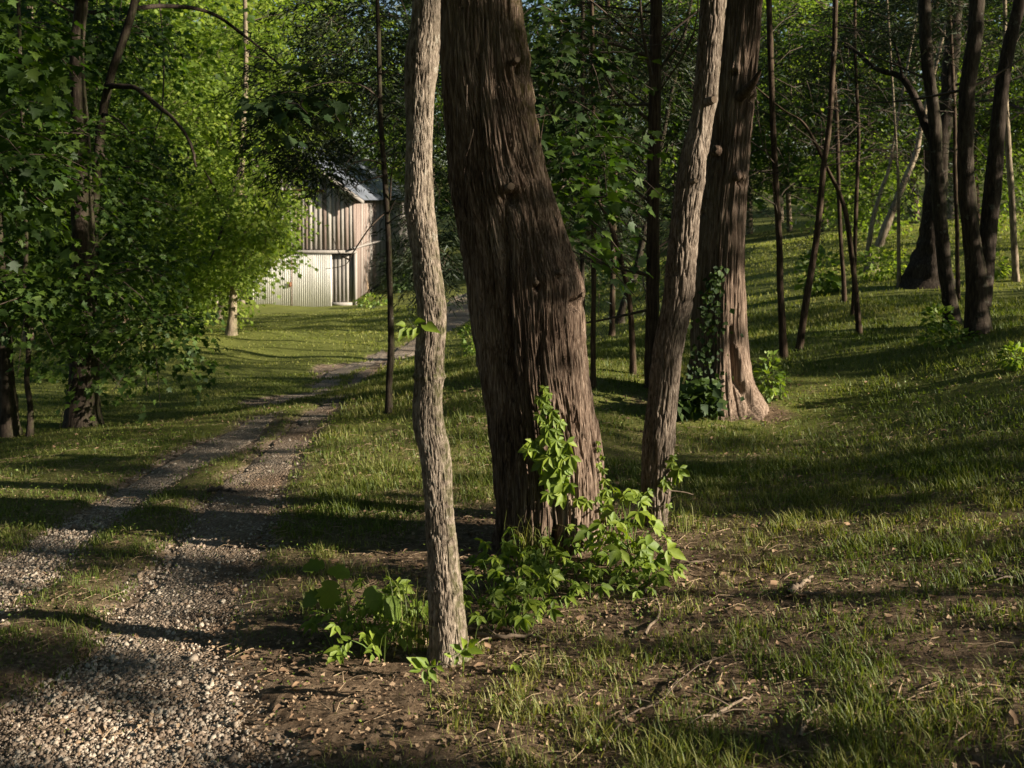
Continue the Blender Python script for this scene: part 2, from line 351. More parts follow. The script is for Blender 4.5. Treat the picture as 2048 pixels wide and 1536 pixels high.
# track strips, a few mm above the sheet's level with noisy edges
vs, fs, at = [], [], []; base = 0
for k, (L_, R_) in enumerate(RUTS):
    n = len(L_); m_ = 26; t = np.linspace(0, 1, m_)
    wd = np.linalg.norm(L_ - R_, axis=1)
    jl = .11 * fbm(L_[:, 0] * 6, L_[:, 1] * 6, 1, 4, 31) / np.maximum(wd, .2); jr = .11 * fbm(R_[:, 0] * 6, R_[:, 1] * 6, 1, 4, 33) / np.maximum(wd, .2)
    tt = (t[None] * (1 + jr - jl)[:, None] + jl[:, None])[..., None]
    P = L_[:, None] * (1 - tt) + R_[:, None] * tt
    x, y = P[..., 0], P[..., 1]
    d = np.sqrt(x*x + y*y); nw = np.clip(1 - d / 25, 0, 1)
    edge = np.minimum(t, 1 - t)[None]
    z = H(x, y) - .024 + .004 * k + .008 * nw * fbm(x * 12, y * 12, 0, 3, 37) - .035 * np.clip(.16 - edge, 0, 1) / .16
    z = z + .004 + .02 * np.clip((d - 9) / 10, 0, 2)
    vs.append(np.c_[x.ravel(), y.ravel(), z.ravel()])
    i, j = np.meshgrid(np.arange(n - 1), np.arange(m_ - 1), indexing='ij')
    fs.append(base + np.stack([i*m_+j, (i+1)*m_+j, (i+1)*m_+j+1, i*m_+j+1], -1).reshape(-1, 4)); base += n * m_
    at.append(np.broadcast_to((.1, .95, .5)[k] * (.6 + .8 * t), x.shape).ravel())
tag(link("gravel_track", mesh("gravel_track", np.vstack(vs), np.vstack(fs), track_mat(), {"dirt": np.concatenate(at)}, True)), kind="structure")

# ------------------------------------------------------------------ leaf shapes
def fan(outline, cz=.0, bend=.25, fold=.15):
    o = np.array(outline, float); c = np.array([[0, .38]])
    P = np.vstack([c, o]); z = -bend * P[:, 1]**2 + fold * abs(P[:, 0]) + cz
    n = len(o); Fz = np.array([[0, 1 + k, 1 + (k + 1) % n] for k in range(n)])
    return np.c_[P, z], Fz
_half = [(.20, -.06), (.34, .10), (.60, .14), (.46, .34), (.60, .60), (.30, .52), (.17, .74)]
MAPLE = fan([(0, 0)] + _half + [(0, 1)] + [(-a, b) for a, b in _half[::-1]])
_h2 = [(.5, .10), (.30, .36), (.52, .6), (.2, .62)]
MAPLE2 = fan([(0, 0)] + _h2 + [(0, 1)] + [(-a, b) for a, b in _h2[::-1]])
QUADL = (np.array([[0, 0, 0], [.42, .45, .08], [0, 1, -.15], [-.42, .45, .08]]), np.array([[0, 1, 2], [0, 2, 3]]))
TRI = (np.array([[-.3, 0, 0], [.34, .1, .05], [0, 1, -.1]]), np.array([[0, 1, 2]]))
OVAL = (np.array([[0,0,0],[.15,.15,.06],[.27,.45,.10],[.16,.74,.03],[0,1.04,-.16],[-.16,.74,.03],[-.27,.45,.10],[-.15,.15,.06],[0,.42,-.03]]),
        np.array([[8,0,1],[8,1,2],[8,2,3],[8,3,4],[8,4,5],[8,5,6],[8,6,7],[8,7,0]]))
NEED = (np.array([[-.08, 0, 0], [.08, 0, 0], [.05, .6, .02], [0, 1, 0], [-.05, .6, .02]]), np.array([[0,1,2],[0,2,4],[4,2,3]]))
def place(proto, pos, ax, nrm, sc_):
    PV, PF = proto; y = norm(ax); x = norm(np.cross(y, nrm)); z = np.cross(x, y)
    sc_ = np.asarray(sc_)[:, None, None]
    V = pos[:, None] + sc_ * (PV[None, :, :1] * x[:, None] + PV[None, :, 1:2] * y[:, None] + PV[None, :, 2:] * z[:, None])
    k = len(PV); Fz = PF[None] + (np.arange(len(pos)) * k)[:, None, None]
    return V.reshape(-1, 3), Fz.reshape(-1, 3)
def rvec(n):
    v = rng.normal(size=(n, 3)); return norm(v)

# ---- light patches that reach the ground (photo pixels: cx, cy, rx, ry, tilt) : gaps are cut in the crowns towards them
LIT = [(520,700,300,55,0,.75),(620,640,240,26,0,.85),(1600,1290,420,28,0,.7),(1500,1165,300,22,0,.6),(250,1470,330,75,0,1),(120,1165,150,32,-.1,.9),(330,1238,190,14,0,.9),(400,1300,130,12,0,.8),(440,1195,110,18,0,.7),(330,1000,160,10,-.2,.7),(520,960,80,14,0,.8),
 (690,1105,130,16,-.05,.8),(760,930,140,26,-.12,.8),(700,880,60,12,-.1,.6),(1245,830,70,40,-.1,.9),(1320,890,60,20,-.1,.5),
 (1690,790,190,30,-.10,1),(1930,735,150,22,-.2,1),(1560,830,90,24,-.05,.9),(2000,690,80,10,-.2,.5),
 (1560,600,110,16,-.05,.7),(1800,640,160,16,-.15,.6),(1700,560,60,10,0,.5),(1560,505,60,8,0,.4),
 (600,702,220,13,-.02,1),(500,676,150,7,-.02,.6),(600,720,160,8,-.02,.7),(640,628,200,12,.02,.8),(820,708,70,8,0,.8),(760,690,80,10,0,.7),(560,655,120,8,0,.3),
 (880,680,60,10,0,.5),(1550,1085,280,40,0,.8),(1900,1070,190,50,-.1,.85),(1200,1240,170,55,.1,.85),(1500,1230,280,40,.05,.7),(1850,1230,230,50,0,.7),
 (1300,1390,270,55,0,.8),(1780,1400,330,60,0,.85),(800,1480,260,55,0,.7),(1150,1520,300,45,0,.9),(1750,1530,400,35,0,.95),(1000,1330,110,30,0,.8),
 (1250,1110,110,60,.2,1),(1040,1180,130,90,0,.9),(760,1215,40,60,0,.2),(860,1350,60,50,0,1),(700,1150,70,30,0,.5),(1110,1090,90,30,0,.8),(1660,900,160,10,0,.3),(1850,920,200,14,0,.25),(1500,960,80,12,0,.3)]
DEEP = [(1680,940,430,52,-.03),(1760,706,230,15,-.2),(660,1330,150,75,0),(150,900,330,60,-.1),(230,1388,270,17,0),(1150,880,60,30,0),(850,860,60,20,0)]   # broad shade
# trunks, plants, barn door and foliage lit by the sun : px, py, distance, radius m, strength
SPH = [(850,1335,3.05,.2,1), (925,1300,3.2,.18,1)] + [(px_, py_, 23, 1.25, .85) for px_ in (330, 420, 500) for py_ in (20, 130, 250, 370, 470)] + [(px_, py_, 27, 1.5, .8) for px_ in (300, 400, 520, 600) for py_ in (0, 130, 260)] + [(858,p_,3.42,.16,.9) for p_ in range(60, 860, 90)] + [(895,p_,3.4,.2,1) for p_ in range(900, 1340, 90)] + [(905,1200,3.4,.20,1),(900,1050,3.45,.2,1),(865,900,3.45,.2,.95),(850,780,3.5,.18,.9),(850,600,3.5,.15,.55),(845,400,3.5,.18,.75),(845,200,3.5,.18,.75),(850,60,3.5,.15,.7),
 (1120,1020,4.5,.28,1),(1120,880,4.5,.26,.95),(1120,760,4.5,.2,.6),(1110,600,4.5,.14,.45),(1060,480,4.5,.16,.5),(1030,330,4.5,.14,.3),
 (1310,1040,4.9,.15,1),(1330,880,5,.14,.5),(1350,700,5,.14,.5),(1375,480,5.1,.16,.7),(1405,250,5.2,.16,.8),(1425,80,5.2,.14,.7),
 (1460,600,8.1,.22,1),(1450,760,8.1,.25,.9),(1450,470,8.1,.16,.4),
 (585,560,50,1.6,.85),(640,590,50,1.3,.5),(560,590,50,1.5,.85),(690,450,50,1.6,.3),
 (440,260,22,1.5,.95),(400,120,24,1.6,.8),(520,80,30,2,.8),(500,420,21,.7,.6),(600,470,20,.7,.6),(440,560,22,.8,.7),(330,200,24,1.5,.6),
 (1150,330,6.5,.3,.5),(1140,500,5.4,.15,.6),(1700,420,34,2,.9),(1560,300,34,2,.8),(1770,480,30,1,1),(1760,200,34,2,.8),(1130,120,30,2,.7),(2010,350,24,2,.6),(760,480,51,1,.4),
 (240,680,14,.7,.8),(90,260,12,.6,.5),(250,50,20,1.5,.6),(1860,900,7,.3,.2)]
SPC = np.array([W(a, b, c) for a, b, c, _, _ in SPH])
SHADY = [(W(1470, y_, 8.1), .42) for y_ in range(20, 400, 75)] + [(W(960 + .12 * y_, y_, 4.6), .15) for y_ in range(20, 620, 60)] + [(W(1390, y_, 5.0), .1) for y_ in (620, 700, 780)]
def keep_mask(q, jit=True):
    """leaves that stay: thin out the ones standing between the sun and the sunny places"""
    n = len(q); dark = np.zeros(n)
    t = np.maximum((q[:, 2] + 1.6) / S[2], 0)
    for _ in range(7):
        p = q - S * t[:, None]; h = p[:, 2] - H(p[:, 0], p[:, 1]); t = t + .8 * h / (S[2] + .1)
    p = q - S * t[:, None]
    ok = (p[:, 1] > 1.5) & (t > .5)
    u, v = px_of(p)
    # wobble the patch outlines
    u = u + 40 * noise(u / 60, v / 25, 0, 71); v = v + 12 * noise(u / 80, v / 30, 4, 73)
    for cx, cy, rx, ry, th, s_ in LIT:
        du, dv = u - cx, v - cy; dv = dv - th * du
        e = (du / rx)**2 + (dv / ry)**2
        dark = np.maximum(dark, np.where(ok, min(1, s_ * 1.25) * np.clip(1.45 - e, 0, .35) / .35, 0))
    for cx, cy, rx, ry, th in DEEP: dark = np.where(((u - cx) / rx)**2 + ((v - cy - th * (u - cx)) / ry)**2 < 1, 0, dark)
    deep = dark * 0
    for cx, cy, rx, ry, th in DEEP: deep = np.maximum(deep, ok * (((u - cx) / rx)**2 + ((v - cy - th * (u - cx)) / ry)**2 < 1))
    # small noise gaps cut along the sun's rays, so light slips through all the crowns
    lat = q[:, 0] * S[1] / math.cos(SUN_EL) - q[:, 1] * S[0] / math.cos(SUN_EL); hgt = q[:, 2] - (q[:, 0] * S[0] + q[:, 1] * S[1]) * math.tan(SUN_EL) / math.cos(SUN_EL)
    fl = noise(lat * 1.3, hgt * 2.6, 0, 75) + .5 * noise(lat * 3.1, hgt * 6, 0, 77)
    dark = np.maximum(dark, np.clip((fl - .30) * 5, 0, .92) * (1 - deep))
    for c, (_, _, _, r, s_) in zip(SPC, SPH):
        rel = q - c; tt = rel @ S; dd = np.linalg.norm(rel - tt[:, None] * S, axis=1)
        dark = np.maximum(dark, np.where(tt > r * 1.2, min(1, s_ * 1.15) * np.clip((r * 1.25 - dd) / (.15 * r), 0, 1), 0))
    for c, r in SHADY:
        rel = q - c; tt = rel @ S; dd = np.linalg.norm(rel - tt[:, None] * S, axis=1); dark = np.where((tt > 1) & (dd < r), dark * .25, dark)
    return rng.random(n) > dark * .97

def spray_leaves(orig, dirs, length, K, size, proto, droop=.35, jitter=.12, sunkeep=False, flat=.35):
    """leafy twigs: K leaves along each twig, held in a roughly level fan"""
    n = len(orig); d = norm(dirs)
    t = (np.arange(K)[None] + rng.random((n, K))) / K
    side = norm(np.cross(d, np.array([0, 0, 1.])) + 1e-6)
    sg = np.where(np.arange(K) % 2, 1, -1)[None]
    Lh = length * (.7 + .6 * rng.random((n, 1)))
    off = sg * Lh * .30 * (1 - .5 * t) * rng.random((n, K))
    pos = orig[:, None] + d[:, None] * (t * Lh)[..., None] + side[:, None] * off[..., None]
    pos[..., 2] -= droop * Lh * t * t
    pos += rng.normal(size=pos.shape) * jitter * length * .5
    ax = d[:, None] * .7 + side[:, None] * (sg * .9)[..., None] + rng.normal(size=pos.shape) * .35; ax[..., 2] -= .45
    nr = rng.normal(size=pos.shape) * flat; nr[..., 2] += 1
    pos = pos.reshape(-1, 3); ax = ax.reshape(-1, 3); nr = nr.reshape(-1, 3)
    if sunkeep:
        k = keep_mask(pos); pos, ax, nr = pos[k], ax[k], nr[k]
    s_ = size * (.65 + .6 * rng.random(len(pos)))
    V, Fz = place(proto, pos, ax, nr, s_)
    rr = np.repeat(np.clip(rng.random(len(pos)) * .8 + .25 * noise(pos[:, 0] * .8, pos[:, 1] * .8, pos[:, 2] * .8, 5), 0, 1), len(proto[0]))
    return V, Fz, rr
def merge(parts):
    Vs, Fs, Rs = [], [], []; b = 0
    for V, Fz, r in parts:
        Vs.append(V); Fs.append(Fz + b); Rs.append(r); b += len(V)
    return np.vstack(Vs), np.vstack(Fs), np.concatenate(Rs)
def blob_points(c, rad, n, shell=.5):
    v = rvec(n) * (rng.random((n, 1)) ** (1/3 * (1 - shell) + .05)); return np.asarray(c) + v * np.asarray(rad), norm(v * 1.0 + 1e-6)
def tubes(paths, radii, ns=5):
    """many thin tapered sticks in one mesh; paths list of (m,3), radii (r0,r1)"""
    Vs, Fs = [], []; b = 0
    for P, (r0, r1) in zip(paths, radii):
        P = np.asarray(P, float); m_ = len(P); T = norm(np.gradient(P, axis=0))
        ref = np.array([0, 0, 1.]) if abs(T[0, 2]) < .9 else np.array([1., 0, 0])
        x = norm(np.cross(T, ref)); y = np.cross(T, x)
        a = np.arange(ns) / ns * 2 * np.pi; rr = np.linspace(r0, r1, m_)[:, None, None]
        V = P[:, None] + rr * (np.cos(a)[None, :, None] * x[:, None] + np.sin(a)[None, :, None] * y[:, None])
        i, j = np.meshgrid(np.arange(m_ - 1), np.arange(ns), indexing='ij'); j2 = (j + 1) % ns
        Vs.append(V.reshape(-1, 3)); Fs.append(b + np.stack([i*ns+j, i*ns+j2, (i+1)*ns+j2, (i+1)*ns+j], -1).reshape(-1, 4)); b += m_ * ns
    return np.vstack(Vs), np.vstack(Fs)

# ------------------------------------------------------------------ trunks
def column(C, r, ns, disp=None, ry=1.0, fine=False):
    """level rings round a centre line C (m,3) with radius r (m)"""
    m_ = len(C); a = np.arange(ns) / ns * 2 * np.pi
    if fine: a = np.concatenate([np.linspace(-math.pi, .15, int(ns * .82), endpoint=False), np.linspace(.15, math.pi, ns - int(ns * .82), endpoint=False)])
    TH, Z = np.meshgrid(a, C[:, 2]); Rr = np.repeat(np.asarray(r)[:, None], ns, 1)
    X0 = np.repeat(C[:, :1], ns, 1); Y0 = np.repeat(C[:, 1:2], ns, 1)
    moss = np.zeros_like(Rr); dr = 0
    if disp is not None:
        dr, moss = disp(TH, Z, Rr, X0, Y0)
    R2 = Rr + dr
    V = np.stack([X0 + R2 * np.cos(TH), Y0 + R2 * np.sin(TH) * ry, Z], -1)
    i, j = np.meshgrid(np.arange(m_ - 1), np.arange(ns), indexing='ij'); j2 = (j + 1) % ns
    Fq = np.stack([i*ns+j, i*ns+j2, (i+1)*ns+j2, (i+1)*ns+j], -1).reshape(-1, 4)
    return V.reshape(-1, 3), Fq, np.broadcast_to(moss, Rr.shape).ravel()
def edge_column(rows, D, n, zb):
    """rows (py, left px, right px) from the top of the photo down -> centre line and radius"""
    rows = np.array(sorted(rows, key=lambda q: -q[0]), float)
    q = catmull(rows, 400); py = q[:, 0]; z = -(py - HY) / F * D
    zz = np.linspace(zb, z[-1], n)
    cx = np.interp(zz, z, (q[:, 1] + q[:, 2]) / 2); wd = np.interp(zz, z, (q[:, 2] - q[:, 1]) / 2)
    C = np.c_[(cx - CX) / F * D, np.full(n, D), zz]
    return C, wd / F * D

# big shaggy cedar ------------------------------------------------
DB = 4.7
big_rows = [(-420,858,1000),(-200,876,1018),(0,885,1036),(137,886,1053),(273,898,1076),(365,908,1096),(456,926,1124),(520,936,1146),(560,942,1158),(620,948,1163),(704,962,1168),(808,980,1181),
            (912,992,1196),(990,996,1200),(1040,995,1200),(1075,988,1203),(1100,978,1212),(1140,965,1225)]
KNOTS = [(1020,372,30,.030),(1072,560,17,.018),(1147,590,22,.022),(1035,120,26,.022),(1004,500,9,.008),(1117,545,14,.012)]
GROOVES = [([(1112,850),(1106,930),(1110,1000),(1112,1140)], 8, .085),([(1004,380),(1010,470),(1016,560),(1020,690),(1032,800)], 8, .05),([(1078,640),(1082,760),(1095,850)], 5, .03),
           ([(965,420),(985,560),(1000,720),(1025,900),(1040,1080)], 8, .028),([(1030,150),(1042,200),(1040,262)], 6, .022),([(955,60),(960,200),(965,400)], 6, .022),([(1066,420),(1100,520),(1140,640)], 6, .02),([(1145,640),(1152,760)], 5, .02),([(1140,800),(1160,950),(1165,1090)],5,.018),([(985,30),(1000,220),(1040,360)],5,.014)]
GV = [(catmull(g, 60), w_, d_) for g, w_, d_ in GROOVES]
def big_disp(TH, Z, Rr, X0, Y0):
    x0 = X0 + Rr * np.cos(TH); y0 = Y0 + Rr * np.sin(TH)
    px = CX + F * x0 / y0; py = HY - F * Z / y0; front = np.sin(TH) < .25
    w_ = np.zeros_like(Z)
    for kx, ky, kr, _ in KNOTS:   # fibres bow round the knots
        dx, dy = (px - kx) / kr, (py - ky) / (kr * 2.2); e = np.exp(-(dx*dx*.35 + dy*dy*.5))
        w_ = w_ + np.where(front, -dx * e * .55 * kr / F * DB / .25, 0)
    th = TH + w_ * .6 + .10 * noise(2*np.cos(TH), 2*np.sin(TH), Z * 1.1, 1) + .02 * noise(6*np.cos(TH), 6*np.sin(TH), Z * 5, 2)
    cx_, sy_ = np.cos(th) * .25, np.sin(th) * .25
    lob = noise(cx_ * 9, sy_ * 9, Z * .8, 4)
    a1 = 1 - 2 * abs(noise(cx_ * 42, sy_ * 42, Z * 2.0, 6)); a2 = 1 - 2 * abs(noise(cx_ * 90, sy_ * 90, Z * 4.0, 8))
    a3 = 1 - 2 * abs(noise(cx_ * 170, sy_ * 170, Z * 7, 10)); a4 = noise(cx_ * 330, sy_ * 330, Z * 14, 11)
    st = noise(cx_ * 60, sy_ * 60, Z * 3.2, 12); strip = np.clip((st - .05) * 6, 0, 1) * .008     # loose strips standing proud
    amp = .6 + .5 * noise(cx_ * 5, sy_ * 5, Z * 1.3, 14)
    ck = np.clip(1 - abs(noise(cx_ * 105, sy_ * 105, Z * 2.6, 15)) / .13, 0, 1); ck2 = np.clip(1 - abs(noise(cx_ * 60, sy_ * 60, Z * 1.6, 16)) / .07, 0, 1)
    d = .018 * lob + amp * (.006 * a1 + .008 * a2) + .0065 * a3 + .004 * a4 + strip * 1.3 - .011 * ck - .018 * ck2 * (amp > .5)
    for P, gw, gd in GV:
        X = np.interp(py, P[:, 1], P[:, 0]); inside = np.clip((py - P[0, 1]) / 60 + .2, 0, 1) * np.clip((P[-1, 1] - py) / 60 + .2, 0, 1)
        wob = 5 * noise(py / 30, P[0, 0], 0, 44)
        d = d - np.where(front, gd * inside * np.exp(-((px - X - wob) / gw)**2), 0)
    for kx, ky, kr, kd in KNOTS:
        rr = np.hypot(px - kx, (py - ky) / 1.25); d = d + np.where(front, .7 * kd * np.exp(-(rr / kr)**2) - 3.2 * kd * np.exp(-(np.hypot(px - kx - kr*.1, (py - ky - kr * .85) / 1.2) / (kr * .42))**2), 0)
    moss = np.clip((np.cos(TH) - .35) * 2, 0, 1) * np.clip((Z + .3) * 1.2, 0, 1) * .8
    return d, moss
bb_ = gp(1100, 1090); base_big = np.array([.18, DB, -1.63])
C, r = edge_column(big_rows, DB, 470, -1.85)
V, Fq, mo = column(C, r, 400, big_disp, .92, True)
big = thing("cedar_tree", "massive leaning cedar with shaggy fibrous bark, creeper climbing its foot, nearest the middle", "tree", base_big)
link("trunk", mesh("big_cedar_trunk", V - base_big, Fq, M_cedar, {"moss": mo}, True), big)
# upper trunk out of frame + cut stubs
Cu = catmull([C[-1] - [0, 0, .03], [-.55, 4.75, 4.5], [-.75, 4.8, 8.5]], 24); V, Fq, mo = column(Cu, np.linspace(r[-1] * .98, .08, 24), 40)
link("upper_trunk", mesh("big_cedar_top", V - base_big, Fq, M_cedar, {"moss": mo}, True), big)
def stub(root, base, px, py, D, r_, ln, dirv, tilt=0, mat=None):
    p = W(px, py, D); d = norm(np.array(dirv, float))
    P = [p - d * .05, p, p + d * ln]
    V, Fq = tubes([catmull(P, 8)], [(r_ * 1.35, r_ * .92)], 14)
    V = V + .0022 * noise(V[:, 0] * 90, V[:, 1] * 90, V[:, 2] * 90, 3)[:, None]
    o = link("branch_stub", mesh("branch_stub", V - base, Fq, mat or M_cedar, {"moss": np.zeros(len(V))}, True), root)
    e = V[-14:]; c = e.mean(0) + d * .003; VV = np.vstack([c, e + d * .001]) 
    f = np.array([[0, 1 + k, 1 + (k + 1) % 14] for k in range(14)])
    link("cut_face", mesh("cut_face", VV - base, f, M_cut), o)
stub(big, base_big, 1020, 374, 4.44, .017, .035, (.15, -1, .1))
stub(big, base_big, 1072, 566, 4.43, .010, .04, (.1, -1, .2))
stub(big, base_big, 1150, 590, 4.62, .012, .05, (.7, -.6, .1))
stub(big, base_big, 1031, 122, 4.5, .013, .03, (.3, -1, .1))
stub(big, base_big, 1116, 546, 4.47, .009, .03, (.4, -1, .1))
# loose bark shreds
pth, rd = [], []
Cz, Cr = C, r
for k in range(150):
    q = rng.integers(20, 420); th = rng.uniform(-math.pi * .95, .05); R0 = Cr[q] + rng.uniform(-.004, .012)
    p = Cz[q] + np.array([R0 * math.cos(th), R0 * math.sin(th) * .92, 0]); l_ = rng.uniform(.05, .18)
    d = np.array([rng.normal() * .12, rng.normal() * .08, -1 if rng.random() < .6 else 1]); o_ = np.array([math.cos(th), math.sin(th), 0]) * rng.uniform(.004, .02)
    pth.append(catmull([p, p + d * l_ * .5 + o_ * .2, p + d * l_ + o_], 5)); rd.append((rng.uniform(.0015, .004), .0006))
V, Fq = tubes(pth, rd, 4)
tag(link("bark_shreds", mesh("bark_shreds", V - base_big, Fq, M_cedar, {"moss": np.zeros(len(V))}), big), kind="stuff")

# slim pale trunk ------------------------------------------------
near_rows = [(-420,838,886),(-200,832,884),(0,826,879),(50,822,878),(91,813,878),(135,810,876),(182,811,870),(250,814,866),(320,813,864),(410,810,867),(455,814,872),(500,821,876),(570,830,885),(638,837,892),(704,831,889),(756,830,887),(808,826,884),(860,827,890),(912,839,901),
             (1017,850,905),(1121,856,917),(1225,857,930),(1285,857,938),(1305,853,943),(1330,846,953),(1355,836,964)]
DN = 3.4
def tan_disp(TH, Z, Rr, X0, Y0):
    th = TH + .15 * noise(2*np.cos(TH), 2*np.sin(TH), Z * 3, 1)
    c, s_ = np.cos(th) * .08, np.sin(th) * .08
    pl = abs(noise(c * 75, s_ * 75, Z * 17, 2)); pl2 = abs(noise(c * 130, s_ * 130, Z * 34, 7))
    d = .0055 * np.clip(pl * 6, 0, 1) + .0038 * np.clip(pl2 * 5, 0, 1) - .006 + .004 * noise(c * 30, s_ * 30, Z * 6, 5) + .0012 * noise(c * 260, s_ * 260, Z * 60, 8)
    ring = [(-(752 - HY) / F * DN, .006, .010), (-(1170 - HY) / F * DN, .006, .012)]
    for z0, a, w_ in ring: d = d + a * np.exp(-((Z - z0) / w_)**2) * (1 + noise(c * 60, s_ * 60, Z * 60, 9))
    moss = np.clip((np.cos(TH) - .25) * 2.2, 0, 1) * np.clip((.25 - Z) * 1.5, .2, 1) * .75 + .9 * np.exp(-((Z - ring[0][0]) / .03)**2) + np.clip((-1.45 - Z) * 8, 0, 1) * .6
    return d, np.clip(moss, 0, 1)
C, r = edge_column(near_rows, DN, 400, -1.72)
V, Fq, mo = column(C, r * .97, 180, tan_disp, fine=True)
base_n = np.array([C[10, 0], DN, -1.56])
near = thing("slender_tree", "slim crooked tree with pale tan flaky bark and mossy patches, closest to the viewer", "tree", base_n)
link("trunk", mesh("slim_tan_trunk", V - base_n, Fq, M_tan, {"moss": mo}, True), near)
Cu = catmull([C[-1] - [0, 0, .02], [-.3, 3.5, 3.2], [-.15, 3.7, 6.5]], 20); V, Fq, mo = column(Cu, np.linspace(r[-1] * .97, .03, 20), 16)
link("upper_trunk", mesh("slim_tan_top", V - base_n, Fq, M_tan, {"moss": mo}, True), near)

# leaning furrowed trunk ------------------------------------------
oak_rows = [(-420,1440,1482),(-200,1422,1466),(0,1404,1450),(78,1399,1442),(140,1394,1437),(195,1389,1431),(230,1385,1425),(312,1364,1413),(365,1355,1405),(430,1346,1397),(547,1333,1389),(600,1328,1384),(704,1308,1363),(808,1297,1352),(912,1285,1344),(1000,1286,1337),(1040,1284,1333),(1075,1278,1338),(1100,1272,1342)]
DO = 4.95
def oak_disp(TH, Z, Rr, X0, Y0):
    th = TH + .2 * noise(2*np.cos(TH), 2*np.sin(TH), Z * 2.5, 21) + .12 * Z
    c, s_ = np.cos(th) * .07, np.sin(th) * .07
    a = abs(noise(c * 85, s_ * 85, Z * 7, 22)); b = abs(noise(c * 150, s_ * 150, Z * 15, 23))
    d = .009 * np.clip(a * 3.2, 0, 1) + .005 * np.clip(b * 3, 0, 1) + .001 * noise(c * 300, s_ * 300, Z * 50, 24) - .006
    for z0 in (-(200 - HY) / F * DO, -(360 - HY) / F * DO, -(880 - HY) / F * DO): d = d + .006 * np.exp(-((Z - z0) / .05)**2) * np.clip(np.cos(TH + .6), 0, 1)
    return d, np.clip(-np.sin(TH) * 0 + (np.cos(TH) - .5), 0, 1) * np.clip(Z * 2, 0, 1) * .5
C, r = edge_column(oak_rows, DO, 400, -1.75); V, Fq, mo = column(C, r, 150, oak_disp)
base_o = np.array([C[10, 0], DO, -1.61])
oak = thing("leaning_tree", "slender tree with furrowed grey bark leaning right in front of the second big cedar", "tree", base_o)
link("trunk", mesh("furrowed_trunk", V - base_o, Fq, M_oak, {"moss": mo}, True), oak)
Cu = catmull([C[-1] - [0, 0, .02], [1.45, 5.1, 3.5], [1.7, 5.2, 7]], 20); V, Fq, mo = column(Cu, np.linspace(r[-1], .03, 20), 16)
link("upper_trunk", mesh("furrowed_top", V - base_o, Fq, M_oak, {"moss": mo}, True), oak)
stub(oak, base_o, 1419, 202, 4.89, .019, .035, (.5, -1, .1), mat=M_oak)
stub(oak, base_o, 1388, 362, 4.86, .012, .02, (.3, -1, .1), mat=M_oak)

# second big cedar -------------------------------------------------
ced_rows = [(-420,1486,1552),(-200,1470,1540),(0,1450,1524),(78,1442,1519),(195,1432,1508),(312,1421,1497),(430,1404,1489),(547,1392,1486),(620,1388,1487),(695,1384,1488),(740,1378,1491),(775,1368,1497),(805,1352,1508),(840,1335,1525)]
D2 = 8.2
def ced_disp(TH, Z, Rr, X0, Y0):
    x0 = X0 + Rr * np.cos(TH); y0 = Y0 + Rr * np.sin(TH); px = CX + F * x0 / y0; py = HY - F * Z / y0
    th = TH + .1 * noise(2*np.cos(TH), 2*np.sin(TH), Z * .8, 31)
    c, s_ = np.cos(th) * .22, np.sin(th) * .22
    d = .03 * noise(c * 10, s_ * 10, Z * .6, 34) + .012 * (1 - 2 * abs(noise(c * 45, s_ * 45, Z * 2, 36))) + .009 * (1 - 2 * abs(noise(c * 110, s_ * 110, Z * 4, 38)))
    low = np.clip((-1.0 - Z) / .7, 0, 1.3); d = d + low * .07 * noise(c * 13, s_ * 13, .3, 40) + low**2 * .02
    fr = np.sin(TH) < 0
    X = np.interp(py, [640, 700, 760, 810], [1462, 1464, 1472, 1496]); d = d - np.where(fr & (py > 650), .05 * np.exp(-((px - X) / 5)**2), 0)
    X = np.interp(py, [640, 700, 760, 810], [1475, 1478, 1486, 1510]); d = d + np.where(fr & (py > 690), .03 * np.exp(-((px - X + 4) / 7)**2), 0)
    for kx, ky, kr in ((1433,300,14),(1478,355,12),(1500,190,12),(1470,140,10),(1408,420,8)):
        d = d + np.where(fr, .03 * np.exp(-(np.hypot(px - kx, py - ky) / kr)**2) - .07 * np.exp(-(np.hypot(px - kx, py - ky - kr * .8) / (kr * .5))**2), 0)
    return d, 0 * TH
C, r = edge_column(ced_rows, D2, 290, -2.05); V, Fq, mo = column(C, r, 200, ced_disp, fine=True)
base_c = np.array([C[10, 0], D2, -1.75])
ced = thing("cedar_tree", "thick reddish cedar with buttressed roots and ivy at its foot, behind the leaning grey trunk", "tree", base_c)
link("trunk", mesh("red_cedar_trunk", V - base_c, Fq, M_cedar2, {"moss": mo}, True), ced)
Cu = catmull([C[-1] - [0, 0, .02], [2.4, 8.3, 6], [2.6, 8.4, 10]], 20); V, Fq, mo = column(Cu, np.linspace(r[-1], .06, 20), 20)
link("upper_trunk", mesh("red_cedar_top", V - base_c, Fq, M_cedar2, {"moss": mo}, True), ced)
stub(ced, base_c, 1434, 300, 7.98, .035, .0, (-.1, -1, .1), mat=M_cedar2)
stub(ced, base_c, 1476, 352, 7.98, .028, .0, (.1, -1, .1), mat=M_cedar2)
V, Fq = tubes([catmull([W(1478, 195, 8.05), W(1505, 168, 7.9), W(1521, 140, 7.8)], 8)], [(.05, .012)], 8)
link("branch_stub", mesh("broken_limb", V - base_c, Fq, M_red, {"moss": np.zeros(len(V))}, True), ced)

